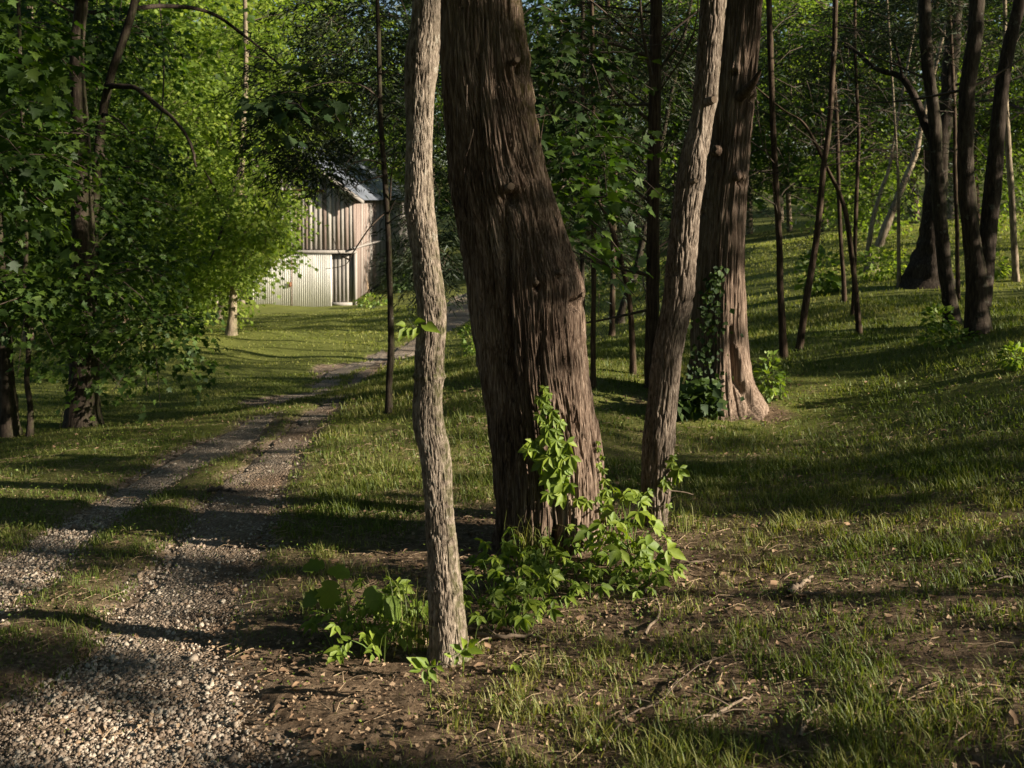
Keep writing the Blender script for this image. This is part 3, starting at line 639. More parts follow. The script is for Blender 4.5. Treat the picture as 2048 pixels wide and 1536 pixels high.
# ---- the other trunks: (kind name, label, category, [(px,py,width px) base..top], material, distance or None, branches, foliage)
def simple_trunk(pts, D, mat, base, amp=.10, extend=4.5, ns=14, flare=True, nm="trunk"):
    pts = np.array(pts, float)
    lean = np.array([(p[0] - CX) / F * D for p in pts]); z = -(pts[:, 1] - HY) / F * D; wr = pts[:, 2] / 2 / F * D
    P = np.c_[lean, np.full(len(pts), D), z]
    if extend:
        d = P[-1] - P[-2]; d = d / max(np.linalg.norm(d), 1e-6); d[2] = max(d[2], .6); e = P[-1] + d * extend; e[1] += rng.normal() * .5
        P = np.vstack([P, e]); wr = np.r_[wr, .012]
    P[0, 2] -= .15
    n = max(24, int((P[-1, 2] - P[0, 2]) * 14)); Q = catmull(np.c_[P, wr], n); Q[:, 3] = np.maximum(Q[:, 3], .006)
    C = Q[:, :3].copy(); rr = Q[:, 3].copy()
    sd = rng.uniform(0, 50)
    C[:, 0] += .12 * rr * noise(C[:, 2] * 2.5, sd, 0, 61); 
    if flare: rr = rr * (1 + .45 * np.exp(-(C[:, 2] - C[0, 2] - .1) / max(.12, 1.5 * rr[0])))
    def dsp(TH, Z, Rr, X0, Y0):
        c, s_ = np.cos(TH), np.sin(TH)
        return Rr * amp * (noise(c * 3.5 + sd, s_ * 3.5, Z * 5, 62) + .7 * noise(c * 8 + sd, s_ * 8, Z * 14, 63)), np.clip(c - .3, 0, 1)
    V, Fq, mo = column(C, rr, ns, dsp)
    return mesh(nm, V - base, Fq, mat, {"moss": mo}, True), C, rr
def dead_branches(root, base, C, rr, n, z0, z1, ln, mat, up=.25, D=None):
    for k in range(n):
        zt = rng.uniform(z0, z1); q = int(np.argmin(abs(C[:, 2] - zt))); p = C[q]
        a = rng.uniform(0, 2 * np.pi); l_ = ln * rng.uniform(.45, 1.1)
        d = np.array([math.cos(a), math.sin(a), up + rng.normal() * .35]); d2 = d + rng.normal(size=3) * .25 + [0, 0, .15]
        P = catmull([p, p + d * l_ * .5, p + d * l_ * .5 + d2 * l_ * .5], 7)
        ps, rs = [P], [(max(.004, rr[q] * .22), .0022)]
        for _ in range(rng.integers(2, 6)):
            s0 = P[rng.integers(2, 6)]; e = norm((d + rng.normal(size=3) * .8)[None])[0]; ls = l_ * rng.uniform(.2, .5)
            ps.append(catmull([s0, s0 + e * ls * .5 + [0, 0, .02], s0 + e * ls - [0, 0, .03]], 4)); rs.append((.0035, .0015))
        V, Fq = tubes(ps, rs, 4)
        link("branch", mesh("branch", V - base, Fq, mat), root)
TREES = []
def add_tree(name, label, pts, mat, D=None, br=0, brz=(-1, 3), brl=1.2, group=None, extend=4.5, ns=12, amp=.10, up=.25, cat="tree"):
    if D is None: D = float(ghit(pts[0][0], pts[0][1])[0])
    bz = float(H((pts[0][0] - CX) / F * D, D)); base = np.array([(pts[0][0] - CX) / F * D, D, bz])
    t = thing(name, label, cat, base, group)
    me, C, rr = simple_trunk(pts, D, mat, base, amp, extend, ns)
    link("trunk", me, t)
    if br: dead_branches(t, base, C, rr, br, *brz, brl, M_branch, up)
    TREES.append((t, C, rr, D))
    return t, base, C, rr, D
G = "slender cedars growing in the grass on the right"
T = {}
T['t5'] = add_tree("slender_cedar", "straight dark reddish cedar trunk just left of the leaning grey tree, full of dead twigs", [(1306,775,30),(1306,600,27),(1307,430,26),(1309,250,25),(1311,0,24),(1312,-150,22)], M_red, None, 26, (-1, 3.2), 1.3, up=.35)
T['t6'] = add_tree("slender_cedar", "thin dark trunk standing nearest the right side of the buttressed cedar", [(1569,717,16),(1562,600,14),(1558,470,13),(1547,273,12),(1541,98,12),(1537,-60,11)], M_red, None, 14, (-.2, 3), 1.0)
T['t7'] = add_tree("slender_cedar", "thin brown trunk slanting up to the right from a base left of its neighbour", [(1593,702,13),(1613,600,14),(1633,469,13),(1648,332,12),(1660,234,11),(1670,58,10),(1674,-80,9)], M_red, None, 14, (0, 3), 1.1)
T['t8'] = add_tree("slender_cedar", "thin dark trunk slanting up to the left, foot in the open grass", [(1721,668,12),(1711,586,11),(1695,449,10),(1680,390,9),(1656,340,8),(1610,250,7),(1560,215,6)], M_red, None, 5, (-.3, 1), .7, extend=.8)
T['t9'] = add_tree("slender_cedar", "very thin upright sapling trunk behind the trunk that slants left", [(1702,632,9),(1707,600,8),(1713,390,8),(1717,273,7),(1712,150,7),(1710,0,6)], M_red, None, 12, (0, 3.5), .9)
T['t10'] = add_tree("slender_cedar", "thin straight trunk in shade between the two crossing slanted trunks", [(1689,603,9),(1687,560,9),(1680,449,8),(1674,254,8),(1668,60,7)], M_red, None, 10, (0, 3.5), .9)
T['t11'] = add_tree("woodland_tree", "pale crooked trunk slanting right in the sunlit clearing, thicker one", [(1742,545,22),(1750,517,19),(1766,469,18),(1797,390,15),(1832,305,12),(1850,220,9)], M_pale, None, 6, (0, 3), 1.6)
T['t11b'] = add_tree("woodland_tree", "pale thin trunk slanting right just left of the thicker pale crooked one", [(1730,545,10),(1738,490,10),(1746,441,9),(1762,383,8),(1777,340,7),(1790,270,6)], M_pale, None, 4, (0, 3), 1.6)
T['t12'] = add_tree("woodland_tree", "very thin grey sapling with leafy shoots right of the pale crooked trunks", [(1798,575,8),(1797,470,7),(1797,371,6),(1790,250,5)], M_pale, None, 4, (0, 2), .8)
T['t13'] = add_tree("dark_hardwood", "dark trunk with lichen specks and a long limb arching up to the left", [(1908,650,34),(1898,600,28),(1883,469,26),(1875,352,25),(1867,234,24),(1853,117,24),(1848,0,23),(1846,-100,22)], M_dark, None, 4, (1.2, 3), 1.2)
T['t14'] = add_tree("dark_hardwood", "broad black trunk with widely flared foot on the crest, behind the lichen specked trunk", [(1848,574,88),(1858,520,62),(1868,450,46),(1880,300,34),(1896,180,30),(1912,0,26)], M_dark, None, 3, (1.2, 3.5), 1.6, ns=20, amp=.14)
T['t15'] = add_tree("dark_hardwood", "stout dark trunk forking low near the right edge, weeds round its foot", [(1956,668,46),(1953,600,42),(1947,530,38),(1941,469,34),(1932,352,31),(1934,195,30),(1950,60,29),(1960,-80,27)], M_dark, None, 5, (.8, 3), 1.3, ns=18)
T['t18'] = add_tree("woodland_tree", "narrow dark pole of a tree between the two stout black trunks on the right", [(1916,605,9),(1914,469,8),(1910,332,8),(1906,150,7)], M_red, None, 8, (0, 3), .9)
T['t19'] = add_tree("woodland_tree", "thin trunk with leafy climbing plants at the far right of the slope", [(2031,562,15),(2031,540,13),(2023,390,12),(2016,273,11),(2010,120,9)], M_pale, None, 5, (0, 3), 1.2)
T['t20'] = add_tree("woodland_tree", "bent thin brown trunk curving left, behind the shaggy middle cedar", [(1267,747,13),(1265,690,12),(1258,592,11),(1240,515,11),(1217,437,10),(1197,401,9),(1170,350,7)], M_red, None, 5, (-.5, 1), .7, extend=.9)
T['t21'] = add_tree("woodland_tree", "thin straight trunk close against the right flank of the middle cedar", [(1186,775,11),(1187,620,10),(1188,470,10),(1187,300,9),(1185,100,8)], M_red, None, 10, (-.5, 3), .9)
T['t22'] = add_tree("woodland_tree", "straight reddish pole with upswept dead twigs between the middle cedar and dark cedar", [(1224,672,12),(1226,560,11),(1229,319,11),(1222,150,11),(1215,0,10)], M_red, None, 14, (0, 4.5), 1.5, up=.4)
T['t21b'] = add_tree("woodland_tree", "dark thin trunk half hidden behind the right flank of the middle cedar", [(1166,735,9),(1165,560,9),(1163,400,8),(1165,200,8)], M_dark, None, 6, (0, 3), .9)
T['t23'] = add_tree("dark_hardwood", "dark trunk slanting up to the right behind the straight dark cedar", [(1236,640,18),(1249,605,14),(1272,540,14),(1290,456,13),(1305,380,12),(1330,250,10)], M_dark, 18, 5, (0, 3), 1.3)
T['t24'] = add_tree("slender_cedar", "thin black trunk with dead twigs standing in front of the barn", [(778,824,15),(779,760,13),(782,700,13),(779,558,12),(775,440,11),(768,330,11),(761,232,10),(757,80,9),(752,-80,8)], M_dark, None, 0, up=.1)
T['t25'] = add_tree("maple_tree", "large dark maple trunk in deep shade beside the lawn on the left", [(165,852,62),(166,800,54),(166,640,50),(165,437,42),(160,260,32),(154,100,27),(163,0,24),(160,-100,22)], M_dark, None, 6, (1, 4), 1.8, ns=20)
T['t26'] = add_tree("maple_tree", "grey curving tree rising beside the large dark maple, with an arching bare limb", [(186,838,26),(185,640,22),(188,440,20),(198,300,19),(204,234,18),(222,150,17),(247,78,17),(269,0,16),(285,-90,14)], M_dark, 10.3, 3, (1, 4), 1.0)
T['t27'] = add_tree("woodland_tree", "dark trunk at the left edge leaning slightly left", [(22,872,40),(18,800,31),(9,690,27),(0,560,24),(-10,300,20)], M_dark, None, 2, (0, 3), 1.0)
T['t28'] = add_tree("woodland_tree", "thin wavy black sapling between the left edge trunk and the large dark maple", [(58,872,14),(61,820,11),(54,760,10),(57,700,10),(48,560,9),(50,400,8)], M_dark, None, 3, (0, 2), .8)
T['t29'] = add_tree("woodland_tree", "grey brown trunk at the lawn edge, nearest the white barn door", [(462,670,22),(465,630,17),(468,560,15),(478,420,14),(486,260,12),(492,100,10)], M_pale, None, 5, (2, 5), 1.6)
T['t30'] = add_tree("woodland_tree", "second trunk along the lawn edge, further back left of the barn door", [(438,640,12),(442,600,10),(446,540,9),(450,400,8)], M_pale, None, 2, (2, 5), 1.4)
T['t31'] = add_tree("woodland_tree", "thin shaded trunk leftmost of the three at the lawn edge by the barn", [(425,634,9),(428,600,8),(430,500,7),(432,380,6)], M_dark, None, 2, (2, 5), 1.4)
T['t32'] = add_tree("woodland_tree", "brown trunk half hidden by leaves where the lawn meets the woods", [(372,655,16),(375,600,13),(380,520,12),(384,380,10)], M_pale, None, 3, (2, 5), 1.4)
T['t33'] = add_tree("woodland_tree", "short pale trunk showing just left of the shaggy middle cedar", [(962,738,15),(957,690,12),(952,652,12),(946,560,11),(940,400,10)], M_pale, None, 2, (1, 3), 1.0)
def limb(tree, pts, D0, D1, r0, r1, mat=M_dark, nm="limb", ns=7):
    t, base = tree[0], tree[1]
    P = np.array([W(x, y, D0 + (D1 - D0) * k / (len(pts) - 1)) for k, (x, y) in enumerate(pts)])
    V, Fq = tubes([catmull(P, 28)], [(r0, r1)], ns)
    V = V + (.12 * r0) * noise(V[:, 0] * 25, V[:, 1] * 25, V[:, 2] * 25, 8)[:, None]
    link(nm, mesh(nm, V - base, Fq, mat, {"moss": np.zeros(len(V))}, True), t)
D13 = T['t13'][4]
limb(T['t13'], [(1868,290),(1850,250),(1832,200),(1808,160),(1790,148),(1757,140),(1735,125),(1715,105),(1690,92)], D13, D13 + 1, .055, .018)
limb(T['t13'], [(1806,158),(1798,120),(1790,90),(1770,60)], D13 + .3, D13 + .8, .022, .006)
D15 = T['t15'][4]
limb(T['t15'], [(1962,610),(1968,560),(1973,500),(1980,430),(1988,370),(1993,290),(2002,190),(2016,100),(2036,20),(2060,-120)], D15, D15 + .2, .085, .05, ns=16)
limb(T['t15'], [(1962,500),(1966,430),(1975,340),(1980,290)], D15 + .1, D15 + .4, .025, .012)
D26 = 10.3
limb(T['t26'], [(212,172),(232,172),(258,174),(275,178),(312,209),(353,244),(381,287),(392,334)], D26, D26 - .6, .034, .012)
limb(T['t26'], [(197,300),(225,330),(260,335)], D26, D26 - .3, .016, .006)
limb(T['t26'], [(206,228),(236,240),(262,268)], D26, D26 - .8, .022, .005)
D24 = T['t24'][4]
for pts in ([(776,420),(740,455),(706,505),(690,530),(650,538)], [(776,430),(790,400),(803,395)], [(775,448),(795,432),(812,428)], [(770,350),(730,362),(700,380)], [(770,330),(735,320),(700,330),(690,345)], [(765,280),(720,300),(680,340)], [(780,400),(783,350),(792,310)], [(700,520),(680,508),(664,470)],[(763,200),(720,170),(660,165),(600,180)],[(760,150),(800,120),(830,110)],[(764,240),(800,215),(840,230)]):
    limb(T['t24'], pts, D24, D24 - .3, .009, .002, M_branch, "branch", 4)
D29 = T['t29'][4]
limb(T['t29'], [(482,330),(460,400),(440,470),(420,520)], D29 - .5, D29 - 3, .05, .012)
limb(T['t29'], [(470,470),(430,380),(408,340)], D29, D29 - 2, .045, .012)
limb(T['t25'], [(150,30),(250,20),(330,12),(420,25),(500,80),(560,130)], 11.5, 13, .04, .012)
limb(T['t5'], [(1300,115),(1250,95),(1200,82),(1170,78)], 8.6, 8.3, .018, .005, M_branch, "branch", 5)
limb(T['t5'], [(1298,240),(1240,195),(1195,130),(1170,90)], 8.6, 8.0, .016, .004, M_branch, "branch", 5)
limb(T['t5'], [(1302,150),(1285,60),(1278,-40)], 8.5, 8.2, .02, .008, M_branch, "branch", 5)
limb(T['t5'], [(1318,140),(1355,90),(1380,40)], 8.6, 8.4, .015, .004, M_branch, "branch", 5)
# hanging vine in front of the bright maples
hv = thing("hanging_vine", "long thin bare vine hanging down in front of the sunlit maple leaves", "vine", W(310, 440, 14))
V, Fq = tubes([catmull([W(312,-60,14), W(327,94,14), W(324,219,14), W(308,281,14), (W(309,437,14))], 40), catmull([W(193,-40,12), W(195,120,12), W(190,250,12)], 20)], [(.016, .007), (.008, .006)], 5)
link("stem", mesh("vine_stem", V - W(310, 440, 14), Fq, M_branch), hv)

# ------------------------------------------------------------------ foliage of the trees in view
def leafy(root, blobs, mat, proto, size, K=12, length=.7, nm="crown", sun=False, droop=.35, twigs=True, base=None, flat=.35):
    """blobs: (px,py,D, rx px, ry px, depth m, sprays)"""
    if base is None: base = np.array(root.location)
    parts = []; pths = []
    for (x, y, D, rx, ry, rz, n) in blobs:
        c = W(x, y, D); P, d = blob_points(c, (rx / F * D, rz, ry / F * D), n, .4)
        d = d * [1, 1, .35]; d = d + rng.normal(size=d.shape) * .35; d[:, 2] -= .1
        g = P[:, 2] > H(P[:, 0], P[:, 1]) + .3
        P, d = P[g], d[g]
        if len(P): parts.append(spray_leaves(P, d, length, K, size, proto, droop, sunkeep=sun, flat=flat))
        if twigs:
            d = norm(d)
            for q in range(0, len(P), 3):
                pths.append(np.array([P[q], P[q] + d[q] * length * .5 - [0, 0, droop * length * .2], P[q] + d[q] * length - [0, 0, droop * length]]))
    V, Fz, r_ = merge(parts)
    o = link(nm, mesh(nm, V - base, Fz, mat, {"rnd": r_}), root)
    if pths:
        V, Fq = tubes(pths, [(.007, .002)] * len(pths), 3)
        tag(link("twigs", mesh("twigs", V - base, Fq, M_branch), o), kind="stuff")
    return o
def needles(root, blobs, sun=False, size=.10, nm="foliage", base=None, K=26, length=.45):
    return leafy(root, blobs, M_needle, NEED, size, K, length, nm, sun, .3, True, base, 1.0)

# left dark maple (near)
leafy(T['t25'][0], [(60,120,11.2,190,150,1.3,190),(110,330,11.4,160,130,1.2,210),(70,480,11,150,90,1.0,150),(60,300,8.6,80,60,.5,40),(190,560,10.6,80,50,.6,60),(130,560,8.8,110,40,.7,70),(285,650,9.2,60,30,.4,36),
    (330,690,9.2,28,12,.3,8),(60,580,8.6,60,26,.5,24),(190,430,10.6,90,90,1.0,80),(175,670,8.9,34,26,.3,10),(-60,350,8.5,100,240,1.5,110)], M_maple, MAPLE2, .066, 20, .55)
leafy(T['t26'][0], [(230,330,11.8,60,100,1.0,70),(270,530,12,50,50,1.0,30),(100,40,11,170,80,1.5,120),(240,80,12.5,60,70,1.0,40),(215,500,11,60,80,1,50)], M_maple, MAPLE2, .07, 18, .55)
leafy(T['t27'][0], [(10,60,7.5,60,80,.5,40),(-10,300,7.5,70,120,.5,50)], M_maple, MAPLE2, .10, 12, .5)
# bright sunlit maples behind
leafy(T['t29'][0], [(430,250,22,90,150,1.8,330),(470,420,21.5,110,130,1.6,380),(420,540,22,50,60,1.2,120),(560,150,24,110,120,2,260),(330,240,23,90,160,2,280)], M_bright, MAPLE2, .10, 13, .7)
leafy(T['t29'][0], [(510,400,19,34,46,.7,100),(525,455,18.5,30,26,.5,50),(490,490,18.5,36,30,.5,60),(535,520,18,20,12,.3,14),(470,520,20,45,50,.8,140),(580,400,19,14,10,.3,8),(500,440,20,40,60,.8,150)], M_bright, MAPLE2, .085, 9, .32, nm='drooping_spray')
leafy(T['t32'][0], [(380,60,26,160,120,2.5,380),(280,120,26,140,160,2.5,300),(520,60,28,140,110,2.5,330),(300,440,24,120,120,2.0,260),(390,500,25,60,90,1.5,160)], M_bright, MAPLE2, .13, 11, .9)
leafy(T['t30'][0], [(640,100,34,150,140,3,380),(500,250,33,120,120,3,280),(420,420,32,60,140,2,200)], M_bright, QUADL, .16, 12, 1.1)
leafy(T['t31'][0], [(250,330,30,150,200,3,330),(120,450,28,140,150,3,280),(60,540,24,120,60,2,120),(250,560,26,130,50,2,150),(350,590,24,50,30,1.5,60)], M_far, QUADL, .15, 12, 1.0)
# maple branches right behind the middle cedar
leafy(T['t21b'][0], [(1120,130,7.6,90,110,.6,40),(1150,240,7.0,70,50,.4,22),(1080,60,7.8,60,60,.5,20)], M_darkleaf, MAPLE, .075, 9, .4)  # dark leaf colour stands in for shade on these maple leaves
leafy(T['t21'][0], [(1160,260,6.8,40,30,.3,8),(1110,330,6.3,40,40,.3,14),(1180,300,6.6,40,30,.3,10),(1130,400,6.0,35,30,.2,12),(1150,480,5.7,10,16,.1,4)], M_maple, MAPLE, .075, 9, .4)
mb = leafy(T['t24'][0], [(575,215,6.2,40,22,.15,7),(525,195,6.3,20,10,.1,3),(620,190,6.4,30,14,.1,5)], M_darkleaf, MAPLE, .085, 7, .25, nm="leafy_branch")  # dark leaf colour imitates leaves silhouetted against the light
# cedar foliage: in front of the barn roof, top centre and the whole upper right
needles(T['t24'][0], [(640,190,13,130,60,1.2,130),(590,280,13,70,50,1.0,100),(640,335,12.5,60,26,.6,60),(730,130,12,110,110,1.2,170),(745,240,12,60,50,.8,14),(720,40,12,120,70,1.5,80),(810,240,11,24,90,.8,34),(880,420,13,60,140,1.0,150),(890,130,14,50,140,1.0,120),(770,20,15,70,60,1.0,60),(840,540,16,60,50,1,70),(560,110,14,60,50,1,16)], size=.11)
D5 = T['t5'][4]
needles(T['t5'][0], [(1240,100,10.5,110,110,1.2,150),(1150,200,12,90,100,1.2,120),(1200,380,14,80,80,1.2,90),(1110,420,14,50,120,1,80),(1360,220,10,60,130,1,90),(1130,60,10,110,70,1,80),(1350,60,10,70,70,1,60),(1370,470,12,40,140,1,60),(1180,520,15,60,120,1.5,60)], size=.09)
needles(T['t6'][0], [(1540,180,12,60,90,1.0,60),(1600,80,12,90,70,1,80),(1545,400,14,50,80,1,26)], sun=True, size=.09)
needles(T['t7'][0], [(1680,90,13,110,80,1.4,140),(1650,190,13,70,60,1,70),(1720,250,14,70,60,1.2,50)], sun=True, size=.09)
needles(T['t9'][0], [(1790,60,14,100,70,1.5,110),(1760,300,16,80,60,1.5,40),(1830,350,16,50,60,1.2,40)], sun=True, size=.10)
needles(T['t22'][0], [(1200,240,18,110,130,1.5,90),(1120,440,20,60,100,1.5,60),(1260,420,20,50,110,1.5,50)], sun=True, size=.11)
needles(T['t13'][0], [(1900,60,12,90,80,1.2,80),(1850,250,13,60,60,1,40)], sun=True, size=.09)
needles(T['t15'][0], [(2000,60,12,90,80,1.2,80),(1900,330,15,50,90,1,34)], sun=True, size=.09)
needles(T['t10'][0], [(1600,540,24,60,50,2,70),(1560,450,24,60,40,2,40)], sun=True, size=.11)
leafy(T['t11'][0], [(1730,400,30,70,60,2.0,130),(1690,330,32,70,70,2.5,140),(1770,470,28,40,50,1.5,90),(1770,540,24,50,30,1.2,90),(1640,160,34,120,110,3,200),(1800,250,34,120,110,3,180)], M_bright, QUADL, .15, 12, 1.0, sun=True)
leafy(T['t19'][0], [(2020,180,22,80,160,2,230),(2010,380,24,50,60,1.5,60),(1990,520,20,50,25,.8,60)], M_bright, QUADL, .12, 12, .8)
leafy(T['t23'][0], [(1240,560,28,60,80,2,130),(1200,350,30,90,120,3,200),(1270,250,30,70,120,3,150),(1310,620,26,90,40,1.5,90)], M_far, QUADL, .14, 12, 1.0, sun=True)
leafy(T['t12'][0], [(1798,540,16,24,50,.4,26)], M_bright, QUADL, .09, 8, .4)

# ------------------------------------------------------------------ trees further back (copies of four)
def stock_tree(name, label, cat, h, cr, nsp, mat, proto, size, K=12, ln=1.0, tm=M_pale, conifer=False):
    t = thing(name, label, cat)
    C = catmull([[0,0,-.4],[.15,.1,h*.3],[-.1,.1,h*.6],[.1,0,h*.95]], 20); rr = np.linspace(h*.014, .03, 20)
    V, Fq, mo = column(C, rr, 10); link("trunk", mesh("stock_trunk", V, Fq, tm, {"moss": mo}, True), t)
    ps, rs = [], []; parts = []
    nb = 26
    for k in range(nb):
        z = h * rng.uniform(.18, .92); a = rng.uniform(0, 6.28); l_ = cr * (1.15 - .5 * z / h) * rng.uniform(.6, 1.0)
        if conifer: l_ = cr * (1.1 - z / h) + .3
        p = np.array([0, 0, z]); d = np.array([math.cos(a), math.sin(a), .25]); e = p + d * l_ - [0, 0, l_ * .1]
        ps.append(catmull([p, p + d * l_ * .5 + [0, 0, .2], e], 7)); rs.append((.05, .01))
        m_ = nsp // nb
        tt = rng.uniform(.3, 1.05, m_)[:, None]; Q = p + (e - p) * tt + rng.normal(size=(m_, 3)) * [cr * .20, cr * .20, cr * .13]
        dd = norm(d[None] + rng.normal(size=(m_, 3)) * .6)
        parts.append(spray_leaves(Q, dd, ln, K, size, proto, .35, flat=.6))
    V, Fq = tubes(ps, rs, 4); tag(link("limbs", mesh("stock_limbs", V, Fq, M_branch), t), kind="stuff")
    V, Fz, r_ = merge(parts); link("crown", mesh("stock_crown", V, Fz, mat, {"rnd": r_}), t)
    return t
lab = "leafy broad tree in the woods beyond the lawn"
stocks = [stock_tree("woodland_tree", lab, "tree", 15, 4.2, 760, M_far, QUADL, .20, 12),
          stock_tree("woodland_tree", lab, "tree", 18, 4.8, 800, M_bright, QUADL, .21, 12),
          stock_tree("woodland_tree", lab, "tree", 11, 3.4, 620, M_far, QUADL, .17, 12),
          stock_tree("woodland_cedar", "dark cedar standing among the far trees", "tree", 12, 2.2, 900, M_needle, NEED, .2, 22, .6, M_red, True)]
used = set()
ORD = 'nearest second third fourth fifth sixth seventh eighth ninth tenth eleventh twelfth'.split()
COUNT = {}
def zone(px):
    for lim, z in ((0, 'just beyond the left edge of the picture'), (250, 'behind the large dark maple trunk'), (500, 'behind the trunks at the lawn edge'), (712, 'behind the front of the barn'), (860, 'beyond the side wall of the barn'), (1010, 'between slim pale trunk and middle cedar'), (1300, 'between middle cedar and leaning grey tree'), (1500, 'behind the buttressed cedar'), (1720, 'behind the thin slanting trunks'), (1900, 'behind the pale crooked trunks'), (2048, 'behind the stout forked trunk')):
        if px < lim: return z
    return 'just beyond the right edge of the picture'
def put(k, x, y, rz, s_, label, group):
    o = stocks[k] if k not in used else copy_tree(stocks[k]); used.add(k)
    o.location = (x, y, float(H(x, y))); o.rotation_euler = (0, 0, rz); o.scale = (s_, s_, s_ * rng.uniform(.85, 1.15))
    z_ = ("dark cedars " if k == 3 else "leafy trees ") + zone(CX + F * x / y); n_ = COUNT.get(z_, 0); COUNT[z_] = n_ + 1
    label = (ORD + ["thirteenth", "fourteenth", "fifteenth", "sixteenth", "seventeenth", "eighteenth", "nineteenth", "twentieth"])[min(n_, 19)] + " of the far " + z_
    o["label"] = label; o["group"] = group; return o
back = [ # px, D, kind  (the edge of the woods behind lawn, barn and slope)
 (60,24,2),(-60,18,0),(140,30,0),(250,34,1),(330,38,2),(20,40,1),(180,46,0),(-150,30,1),(380,52,1),(300,60,0),(450,62,1),(560,72,0),(660,70,1),(760,74,0),(860,70,1),(960,62,2),(1000,48,0),
 (1060,52,1),(1130,44,2),(1180,56,1),(1240,40,0),(1300,52,1),(1380,46,2),(1440,58,0),(1500,64,1),(1580,62,0),(1650,66,1),(1740,60,0),(1560,78,1),(1830,52,1),(1700,48,2),(1900,42,0),(1980,36,2),(2060,40,1),(2150,30,0),
 (1120,52,3),(1030,56,3),(1350,46,3),(1420,44,3),(1210,50,3),(1870,28,3),(1950,24,3),(1640,40,3),(2080,20,3),(1480,48,3),
 (100,70,1),(-100,60,0),(800,95,0),(1100,85,1),(1350,90,0),(1700,90,0),(400,90,0),(600,100,1)]
for px, D, k in sorted(back, key=lambda q: q[1]):
    while px > 600 and -52 < (px - CX) / F * D * -.326 - D * .945 < (-24 if k == 3 and px < 1450 else -36.5) and (px - CX) / F * D > -8: D += 2.0
    put(k, (px - CX) / F * D, D, rng.uniform(0, 6.28), rng.uniform(.85, 1.15),
        ("unseen leafy tree added to shade the woods on the right" if k != 3 else "dark feathery cedar among the trees beyond the slope"), "trees at the edge of the far woods" if k != 3 else "cedars among the far woods")
for y_ in range(36, 70, 4):     # unseen trees on the right, added to shade the woods behind the slope
    for dx_ in (5, 13):
        if -48 < -.342 * (.53 * y_ + dx_) - .94 * y_ < -36: continue
        put(rng.choice([0, 1, 2]), .53 * y_ + dx_ + rng.uniform(-1, 1), y_ + rng.uniform(-1, 1), rng.uniform(0, 6.28), .75 if dx_ == 5 else .8, "unseen leafy tree added to shade the woods on the right", "trees at the edge of the far woods")
# woods that close the view all round
put_far = []
def woods():
    parts = []
    n = 2000
    a = rng.uniform(-1.0, 1.0, n); D = rng.uniform(85, 150, n); x = D * np.sin(a); y = D * np.cos(a)
    z = H(x, y) + rng.random(n) ** .7 * 38
    P = np.c_[x, y, z]; P = np.repeat(P, 7, 0) + rng.normal(size=(n * 7, 3)) * 1.6
    parts.append(spray_leaves(P, rvec(len(P)), 1.6, 5, .9, QUADL, .3, flat=.8))
    return merge(parts)
V, Fz, r_ = woods()
tag(link("far_woodland", mesh("far_woodland", V, Fz, M_far, {"rnd": r_})), "continuous wall of leafy woods filling the distance behind every tree", "woodland", kind="stuff")

# ------------------------------------------------------------------ shade trees outside the frame on the sun side, behind and overhead
def shade_tree(x, y, h, cr, z0, nsp, label, size=.13):
    bz = float(H(x, y)); base = np.array([x, y, bz]); t = thing("shade_tree", label, "tree", base, "trees of the grove beyond the frame")
    C = catmull([[x,y,bz-.3],[x+.1,y,bz+h*.4],[x,y+.1,bz+h*.95]], 20); V, Fq, mo = column(C, np.linspace(h*.006, .02, 20), 10)
    link("trunk", mesh("trunk", V - base, Fq, M_dark, {"moss": mo}, True), t)
    P, d = blob_points([x, y, bz + (z0 + h) / 2], (cr, cr, (h - z0) / 2), nsp, .0)
    g = P[:, 2] > H(P[:, 0], P[:, 1]) + .25; P, d = P[g], d[g]
    V, Fz, r_ = merge([spray_leaves(P, d * [1, 1, .3], .8, 12, size, QUADL, .3, sunkeep=True, flat=.6)])
    link("crown", mesh("crown", V - base, Fz, M_maple, {"rnd": r_}), t)
gl = "tall leafy tree of the grove to the right of the view"
for (x, y, h, cr, z0, n) in [(9.5,-3.5,9,3.0,.2,620),(9.5,.6,9,3.0,.1,560),(10.5,7,9,3.0,.2,560),(13,10,10,3.2,.3,560),(15.5,14.5,11,3.4,.5,520),(14,-3.2,12,3.4,1.5,480),(15,2.2,13,3.5,1.5,480),(19,9,14,3.8,1.5,480),(22,18,14,4,1,480),(28,14,14,4,1,400),
      (20,-6,13,4,1,480),(25,-1.2,14,4,1,420),(30,6,15,4.5,1,420),(34,24,15,4.5,1,380),(38,14,15,4.5,1,380)]:
    shade_tree(x, y, h, cr, z0, n, gl, .16)
for (x, y, h, cr, z0, n) in [(-7,-3,13,4.2,.5,520),(-2,-8,13,4.5,.5,520),(5,-9,13,4.5,.5,420),(-11,3,12,4,.5,420),(-5,1.5,13,3.6,4.5,420),(1,-1,13,3.8,5,420),(-3,-4,12,4,3.5,420),(3.5,-5,12,4,3,420),(-8,1,12,3.6,3,420),(-6,-9,13,4.5,1,350),(1,-11,13,4.5,1,350),(-13,8,12,4,1,350)]:  # unseen trees added to block sky light from left, behind and overhead
    shade_tree(x, y, h, cr, z0, int(n * 1.35), "unseen leafy tree behind the viewer, added to block sky light", .21)
